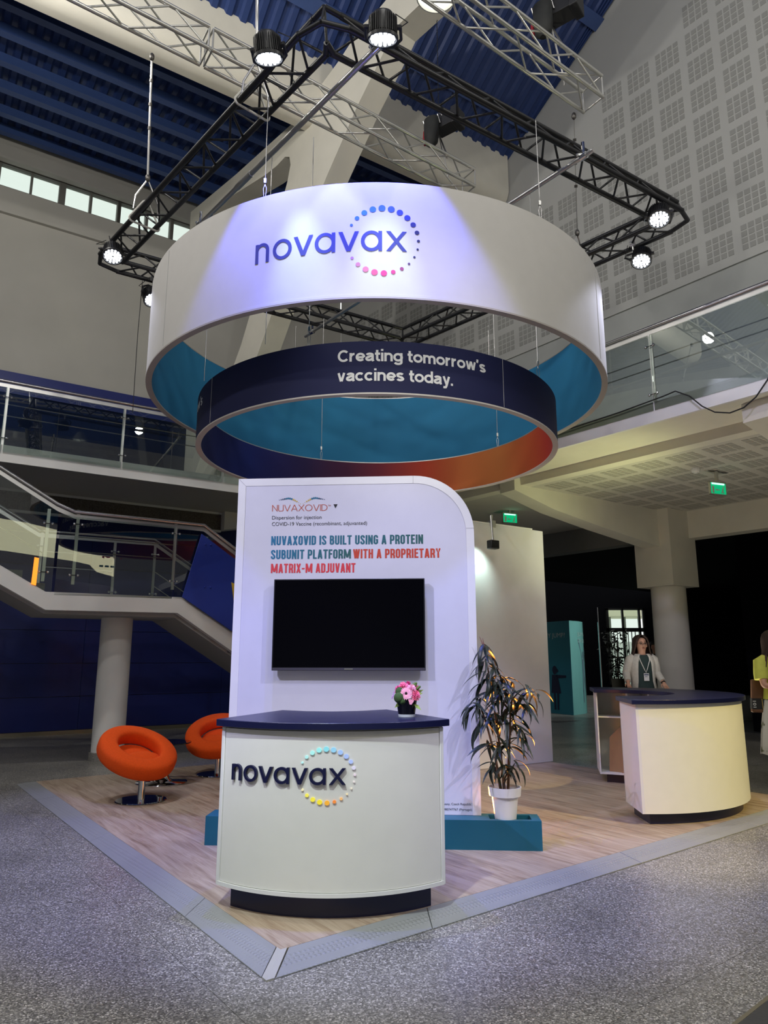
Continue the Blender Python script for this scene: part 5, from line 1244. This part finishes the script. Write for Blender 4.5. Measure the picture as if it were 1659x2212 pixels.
girl = [ell(.50, 1.18, .10, .12), [(.38, 1.05), (.62, 1.05), (.74, .55), (.32, .55)], [(.58, 1.05), (.58, .95), (.98, .98), (.98, 1.04)], [(.42, .55), (.50, .55), (.50, .10), (.42, .10)], [(.56, .55), (.64, .55), (.62, .10), (.55, .10)], [(.58, 1.24), (.68, 1.15), (.60, 1.12)]]
silhouette('girl_figure', girl, lambda x, y: kl(x + .1, y), mat('figure_navy', (.004, .010, .045), .7))

ex = thing('outdoor_building', 'pale building with a cream canopy in daylight seen through the glazed entrance', 'building', (12.5, 44, 0))
obj('canopy', MB().box((6, 22), (40, 43), (3.80, 4.35)), mat('canopy_cream', (.85, .83, .60), .8), ex)
obj('wall', MB().box((6, 22), (46, 46.3), (0, 2.5)), mat('far_wall_pale', (.88, .92, .90), .8), ex)
for k in range(9): obj('pillar', MB().box((11.2 + k * .85, 11.3 + k * .85), (41, 41.2), (0, 3.8)), mat('pillar_grey', (.2, .22, .2), .7), ex)
obj('low_wall', MB().box((6, 22), (40.5, 40.8), (0, .9)), mat('low_wall_green', (.62, .72, .66), .8), ex)
tag(obj('pavement', MB().box((2, 26), (30.4, 60), (-.02, 0)), mat('pavement_pale', (.75, .75, .74), .8)), 'pale pavement outside the glazed entrance', 'pavement')
# tree standing before the bright door, chrome barrier post
tr_ = thing('indoor_tree', 'dark leafy tree standing against the bright door', 'tree', (8.75, 27.5, 0))
obj('trunk', MB().tube([V3(8.85, 27.5, 0), V3(8.87, 27.5, 1.2), V3(8.90, 27.5, 2.1)], [.035, .03, .02], 8), bark, tr_)
obj('tub', MB().lathe([(0, 0), (.2, 0), (.25, .75), (.22, .75), (0, .7)], (8.85, 27.5, 0), 20), mat('dark_tub', (.05, .045, .03), .6), tr_)
tl = MB(); q4 = V3
tl.add([V3(0, 0, 0), V3(.05, .022, .0), V3(.11, 0, -.01), V3(.05, -.022, 0)], [(0, 1, 2, 3)]); tme = tl.mesh('leaf'); tme.materials.append(mat('dark_leaf', (.008, .012, .006), .6))
rt = random.Random(5)
for k in range(280):
    g = rt.uniform(0, 6.28); rr_ = rt.uniform(.05, .55) ; z = rt.uniform(.8, 2.55)
    rr_ *= 1 if z > 1.5 else .55
    inst('leaf', tme, Matrix.Translation(V3(8.80 + rr_ * math.cos(g), 27.5 + rr_ * math.sin(g) * .5, z)) @ Matrix.Rotation(rt.uniform(0, 6.28), 4, 'Z') @ Matrix.Rotation(rt.uniform(-.5, 1.2), 4, 'Y') @ Matrix.Rotation(rt.uniform(-1, 1), 4, 'X') @ Matrix.Scale(1.9, 4), tr_)
cp = thing('chrome_pole', 'slim bright metal pole at the left of the glazed entrance', 'pole', (6.05, 20.2, 0))
obj('pole', MB().tube([V3(6.05, 20.2, 0), V3(6.05, 20.2, 2.92)], .032, 14), chrome, cp); obj('foot', MB().lathe([(0, 0), (.11, 0), (.11, .02), (.03, .03)], (6.05, 20.2, 0), 20), chrome, cp)

# ================================================================== PEOPLE
def skin_body(name, V, E_, R_, m, parent, root=0):
    me = bpy.data.meshes.new(name); me.from_pydata(V, E_, []); me.materials.append(m)
    o = bpy.data.objects.new(name, me); COL.objects.link(o); o.parent = parent
    sk = o.modifiers.new('skin', 'SKIN'); sk.use_smooth_shade = True; sk.branch_smoothing = .6
    if not me.skin_vertices: bm = bmesh.new(); bm.from_mesh(me); bm.verts.layers.skin.verify(); bm.to_mesh(me); bm.free()
    for i, d in enumerate(me.skin_vertices[0].data):
        d.radius = (R_[i] if hasattr(R_[i], '__len__') else (R_[i], R_[i])); d.use_root = (i == root)
    ss = o.modifiers.new('sub', 'SUBSURF'); ss.levels = 1; ss.render_levels = 2
    return o
def person(label, loc, yaw, h, elbows, wrists, palms):
    root = thing('person', label, 'person', loc); root.rotation_euler.z = yaw
    V = []; E_ = []; R_ = []
    def add(p, r, par=None):
        V.append(Vector(p) * h); R_.append(r * h if not hasattr(r, '__len__') else tuple(x * h for x in r)); k = len(V) - 1
        if par is not None: E_.append((par, k))
        return k
    pel = add((0, 0, .525), (.085, .062)); wa = add((0, 0, .61), (.07, .052), pel); ch = add((0, 0, .72), (.083, .058), wa)
    nb = add((0, .005, .815), (.05, .04), ch); nk = add((0, 0, .852), .031, nb); hd = add((0, -.008, .895), (.046, .054), nk); ht = add((0, -.003, .942), (.046, .056), hd); tp_ = add((0, 0, .972), (.03, .036), ht)
    for i, s in enumerate((-1, 1)):
        sh = add((s * .098, .005, .79), .036, ch); el = add(elbows[i], .025, sh); wr = add(wrists[i], .0165, el); pa = add(palms[i], (.021, .013), wr)
        d = (Vector(palms[i]) - Vector(wrists[i])).normalized(); a = d.cross(V3(0, 1, .1)).normalized()
        for k, (off, ln) in enumerate(((-.016, .038), (-.006, .046), (.005, .044), (.015, .034))):
            b0 = Vector(palms[i]) + a * off + d * .012; f1 = add(b0, .0050, pa); f2 = add(b0 + d * ln * .55 + V3(0, -.004, 0), .0047, f1); add(b0 + d * ln + V3(0, -.012, 0), .0042, f2)
        b0 = Vector(wrists[i]).lerp(Vector(palms[i]), .55) - a * .022; f1 = add(b0, .0055, pa); f2 = add(b0 - a * .012 + d * .018 + V3(0, -.006, 0), .005, f1); add(b0 - a * .014 + d * .034 + V3(0, -.012, 0), .0045, f2)
        hp = add((s * .052, 0, .49), .052, pel); kn = add((s * .056, -.005, .275), .034, hp); an = add((s * .056, .008, .045), .022, kn); add((s * .064, -.07, .018), (.024, .015), an)
    skin_body('body', V, E_, R_, skinm, root)
    return root
def face(root, h, glasses=False):
    c = V3(0, -.062, .912) * h
    fm = MB()
    for s in (-1, 1): fm.sphere(V3(s * .018, -.058, .918) * h, (.0075 * h, .004 * h, .0045 * h), 10, 6)
    o = obj('eyes', fm, mat('eye_dark', (.02, .015, .012), .3)); o.parent = root
    nm = MB(); nm.loft([[V3(x, y, z) * h for x, y, z in ((-.006, -.058, .916), (.006, -.058, .916), (0, -.062, .918))], [V3(x, y, z) * h for x, y, z in ((-.011, -.058, .893), (.011, -.058, .893), (0, -.076, .894))]]); o = obj('nose', nm, skinm); o.parent = root
    mm = MB(); mm.sphere(V3(0, -.060, .877) * h, (.014 * h, .005 * h, .0035 * h), 10, 6); o = obj('mouth', mm, mat('lip', (.33, .09, .08), .5)); o.parent = root
    em = MB()
    for s in (-1, 1): em.sphere(V3(s * .049, .002, .905) * h, (.006 * h, .011 * h, .018 * h), 8, 6)
    o = obj('ears', em, skinm); o.parent = root
    bm_ = MB()
    for s in (-1, 1): bm_.tube([V3(s * .009, -.0605, .931) * h, V3(s * .020, -.060, .935) * h, V3(s * .031, -.055, .930) * h], .0018 * h, 5)
    o = obj('eyebrows', bm_, hairbrown); o.parent = root
    if glasses:
        gm_ = MB()
        for s in (-1, 1): gm_.tube([V3(s * .019 + .0145 * math.cos(g), -.068, .917 + .0095 * math.sin(g)) * h for g in [2 * math.pi * k / 14 for k in range(15)]], .0016 * h, 5, False); gm_.tube([V3(s * .033, -.067, .92) * h, V3(s * .05, -.01, .92) * h], .0014 * h, 5)
        gm_.tube([V3(-.005, -.069, .919) * h, V3(.005, -.069, .919) * h], .0014 * h, 5)
        o = obj('glasses', gm_, blackplastic); o.parent = root
def ring_(cx, cy, z, rx, ry, n=20, a0=0, a1=360):
    full = abs(a1 - a0) > 359; k = n if full else n + 1
    return [V3(cx + rx * math.sin(rad(a0 + (a1 - a0) * i / n)), cy - ry * math.cos(rad(a0 + (a1 - a0) * i / n)), z) for i in range(k)]
def scale(mb, h): mb.v = [p * h for p in mb.v]; return mb
def wear(name, mb, m, root, h, label=None):
    o = obj(name, scale(mb, h), m); o.parent = root
    if label: o['label'] = label
    return o
def openloft(mb, rings):
    n = len(rings[0]); mb.add([p for r in rings for p in r], [(i * n + k, i * n + k + 1, (i + 1) * n + k + 1, (i + 1) * n + k) for i in range(len(rings) - 1) for k in range(n - 1)])
    return mb
def hairdo(root, h, m, length=.80, vol=1.0):
    # shell around the head, open over the face, falling to the shoulders with a ragged edge
    mb = MB(); rg = []
    rh = random.Random(2)
    for z, rx, ry, op in ((.990, .016, .018, 4), (.983, .036, .040, 18), (.965, .053, .060, 34), (.94, .060, .069, 46), (.915, .063, .070, 52), (.885, .066, .066, 56), (.855, .071, .058, 60), (.825, .078, .052, 62), (length, .080, .048, 66)):
        rg.append([V3(p.x * (1 + rh.uniform(-.03, .03)), p.y * (1 + rh.uniform(-.03, .03)), p.z + (rh.uniform(-.015, .01) if z == length else 0)) for p in ring_(0, .008, z, rx * vol, ry * vol, 34, op, 360 - op)])
    openloft(mb, rg); o = wear('hair', mb, m, root, h); s = o.modifiers.new('t', 'SOLIDIFY'); s.thickness = .012 * h; s.offset = 0
    return o
def trousers(root, h, m, flare=0.0):
    mb = MB(); mb.loft([ring_(0, 0, z, rx, ry) for z, rx, ry in ((.62, .074, .056), (.56, .088, .066), (.50, .098, .070), (.475, .098, .070))])
    for s in (-1, 1): mb.loft([ring_(s * x, y, z, r, r * 1.1) for z, x, y, r in ((.50, .05, 0, .054), (.40, .054, 0, .047), (.275, .056, -.003, .041), (.12, .056, .004, .036 + flare), (.03, .056, .004, .038 + flare))])
    return wear('trousers', mb, m, root, h)
def shoes(root, h, m):
    for s in (-1, 1):
        mb = MB(); mb.loft([[V3(s * .060 + x * w, y, z) for x, z in ((-1, .0), (1, 0), (.9, hh * .6), (.4, hh), (-.4, hh), (-.9, hh * .6))] for y, w, hh in ((.045, .018, .05), (.02, .024, .055), (-.03, .027, .045), (-.075, .028, .028), (-.10, .018, .016))])
        wear('shoe', mb, m, root, h)
def sleeve(mb, pts, rs): mb.tube(pts, rs, 14)
# --- woman in the white jacket
H = 1.91
wa = person('woman with long brown hair and glasses in a white jacket, walking towards the curved desk', (4.28, 12.0, 0), rad(0), H,
            [(-.132, .03, .665), (.132, .03, .665)], [(-.152, -.055, .588), (.150, -.055, .588)], [(-.154, -.075, .570), (.152, -.075, .570)])
face(wa, H, True); hairdo(wa, H, hairbrown, .79, 1.06); trousers(wa, H, mat('black_trousers', (.008, .008, .009), .8)); shoes(wa, H, blackrubber)
mb = MB(); mb.loft([ring_(0, 0, z, rx, ry, 24) for z, rx, ry in ((.525, .096, .073), (.56, .094, .070), (.62, .084, .062), (.70, .090, .068), (.765, .098, .062), (.805, .082, .052), (.822, .048, .044))]); wear('blouse', mb, mat('dark_green_blouse', (.022, .045, .045), .8), wa, H)
jk = mat('white_jacket', (.60, .58, .53), .85, var=.08, vscale=40, bump=.3, bscale=120)
mb = MB(); rg = []
for z, rx, ry, op in ((.535, .112, .090, 42), (.60, .100, .080, 40), (.68, .104, .080, 36), (.755, .112, .078, 30), (.800, .106, .066, 24), (.832, .066, .054, 26)): rg.append(ring_(0, .003, z, rx, ry, 30, op, 360 - op))
openloft(mb, rg); o = wear('jacket', mb, jk, wa, H); s_ = o.modifiers.new('t', 'SOLIDIFY'); s_.thickness = .012
for s in (-1, 1):
    mb = MB(); sleeve(mb, [V3(s * .070, .004, .802), V3(s * .100, .006, .780), V3(s * .120, .018, .725), V3(s * .134, .028, .665), V3(s * .149, -.040, .602)], [.038, .043, .038, .034, .027]); wear('sleeve', mb, jk, wa, H)
mb = MB()
for s in (-1, 1): mb.tube([V3(s * .045, -.045, .818), V3(s * .04, -.067, .775), V3(s * .012, -.074, .70)], .0035, 5)
mb.tube([V3(-.012, -.074, .70), V3(0, -.075, .675), V3(.012, -.074, .70)], .003, 5); wear('lanyard', mb, white, wa, H)
mb = MB(); mb.box((-.022, .022), (-.080, -.077), (.605, .668)); wear('name_badge', mb, mat('badge_white', (.75, .75, .78), .4), wa, H)
mb = MB(); mb.box((-.019, .019), (-.0808, -.0803), (.650, .662)); mb.box((-.015, .008), (-.0808, -.0803), (.637, .642)); wear('badge_print', mb, mat('badge_print', (.12, .14, .22), .6), wa, H)
mb = MB(); mb.tube([V3(.149, -.050, .594), V3(.150, -.056, .588)], .0185, 14); wear('wrist_watch', mb, blackrubber, wa, H)
# --- man in dark suit
H = 1.93
ma = person('man in a dark suit standing in the shade behind the woman and the column', (6.02, 16.0, 0), rad(20), H, [(-.140, .01, .645), (.140, .01, .645)], [(-.150, -.03, .53), (.150, -.03, .53)], [(-.152, -.04, .50), (.152, -.04, .50)])
face(ma, H); trousers(ma, H, MATS['black_trousers']); shoes(ma, H, blackrubber)
dsu = mat('dark_suit', (.010, .011, .016), .85)
mb = MB(); mb.loft([ring_(0, 0, z, rx, ry, 24) for z, rx, ry in ((.47, .112, .084), (.56, .104, .076), (.62, .094, .07), (.72, .106, .074), (.78, .112, .066), (.815, .075, .05), (.832, .042, .04))]); wear('suit_jacket', mb, dsu, ma, H)
for s in (-1, 1):
    mb = MB(); sleeve(mb, [V3(s * .085, .004, .795), V3(s * .118, .006, .772), V3(s * .142, .012, .645), V3(s * .149, -.025, .545)], [.036, .043, .035, .028]); wear('sleeve', mb, dsu, ma, H)
mb = MB(); mb.loft([ring_(0, .008, z, rx, ry, 20) for z, rx, ry in ((.935, .052, .060), (.955, .050, .058), (.975, .036, .042), (.984, .012, .014))]); wear('hair', mb, mat('black_hair', (.01, .009, .008), .6), ma, H)
mb = MB(); mb.box((-.02, .02), (-.085, -.082), (.66, .70)); wear('name_badge', mb, MATS['badge_white'], ma, H)
# --- woman in yellow at the right edge
H = 1.88
wy = person('woman in a lime yellow shirt and pale patterned skirt at the right edge', (4.90, 9.05, 0), rad(12), H, [(-.146, -.04, .628), (.130, -.02, .635)], [(-.02, -.108, .650), (.03, -.10, .63)], [(.02, -.108, .663), (-.01, -.108, .625)])
face(wy, H); hairdo(wy, H, hairbrown, .83, 1.02); shoes(wy, H, mat('tan_shoe', (.25, .15, .08), .6))
ylw = mat('lime_yellow_shirt', (.60, .62, .10), .8, var=.06, vscale=14)
mb = MB(); mb.loft([ring_(0, 0, z, rx, ry, 24) for z, rx, ry in ((.545, .108, .084), (.60, .100, .076), (.68, .098, .074), (.765, .104, .068), (.808, .086, .056), (.826, .046, .046))]); wear('shirt', mb, ylw, wy, H)
for s in (-1, 1):
    mb = MB(); sleeve(mb, [V3(s * .080, .004, .802), V3(s * .114, .004, .782), V3(s * .128, -.006, .705), V3(s * .131, -.012, .672)], [.034, .046, .046, .046]); wear('sleeve', mb, ylw, wy, H)
sk = mat('patterned_skirt', (.62, .60, .55), .8, bump=.15, bscale=18); b_ = bsdf(sk)
tcn = N(sk, 'ShaderNodeTexCoord'); vz = N(sk, 'ShaderNodeTexNoise'); vz.inputs['Scale'].default_value = 9; vz.inputs['Detail'].default_value = 2; L(sk, tcn.outputs['Object'], vz.inputs[0])
r_ = ramp(sk, [(.0, (.62, .60, .55)), (.58, (.60, .58, .52)), (.66, (.14, .15, .07)), (1, (.05, .05, .04))]); L(sk, vz.outputs[0], r_.inputs[0]); L(sk, r_.outputs[0], b_.inputs['Base Color'])
mb = MB(); rg = []
for z, r, wv in ((.20, .150, .016), (.30, .140, .012), (.42, .124, .008), (.52, .108, .003), (.56, .098, 0), (.585, .092, 0)):
    rg.append([V3((r + wv * math.sin(9 * g)) * math.cos(g), (r * .8 + wv * math.sin(9 * g)) * math.sin(g), z + (.010 * math.sin(5 * g) if z == .20 else 0)) for g in [2 * math.pi * k / 54 for k in range(54)]])
mb.loft(rg); wear('skirt', mb, sk, wy, H)
bg = thing('shoulder_bag', 'brown shoulder bag with a striped band hanging from the woman in yellow', 'bag', (4.66, 9.12, .9))
bx = V3(4.69, 9.14, 0); fr = (V3(.97, -.2, 0).normalized(), V3(.2, .97, 0).normalized())
brn = mat('brown_leather', (.13, .055, .022), .55, var=.15)
m_ = MB(); m_.hexa([bx + fr[0] * a + fr[1] * b + Z * z for z, wd_, dd in ((.86, .105, .045), (1.26, .075, .03)) for a, b in ((-wd_, -dd), (wd_, -dd), (wd_, dd), (-wd_, dd))]); obj('bag_body', m_, brn, bg, bevel=.012)
m_ = MB(); m_.hexa([bx + fr[0] * a + fr[1] * b + Z * z for z, wd_, dd in ((.90, .1035, .0455), (1.03, .094, .0415)) for a, b in ((-wd_, -dd), (wd_, -dd), (wd_, dd), (-wd_, dd))]); obj('printed_band', m_, mat('band_black', (.012, .012, .014), .6), bg)
for k, (o_, c) in enumerate(((.015, (.5, .35, .1)), (.035, (.1, .2, .25)), (.055, (.45, .3, .08)))):
    m_ = MB(); m_.hexa([bx + fr[0] * a + fr[1] * b + Z * z for z, dd in ((.905, .047), (1.025, .043)) for a, b in ((o_, -dd), (o_ + .008, -dd), (o_ + .008, -dd + .002), (o_, -dd + .002))]); obj('stripe', m_, mat('stripe_%d' % k, c, .6), bg)
vf = fit(text2d('101', .01), .08, .045)
textobj('band_lettering', vf, lambda x, y: bx + fr[0] * (-.055 - y * .8) - fr[1] * .0475 + Z * (.92 + x), textwhite, bg)
m_ = MB(); m_.tube([bx + Z * 1.25 + fr[0] * .05, V3(4.70, 8.93, 1.42), V3(4.735, 8.95, 1.545), V3(4.76, 9.03, 1.56), V3(4.75, 9.12, 1.40), bx + Z * 1.24 + fr[0] * .06 + fr[1] * .05], .014, 8); obj('strap', m_, mat('dark_brown_strap', (.06, .022, .012), .6), bg)
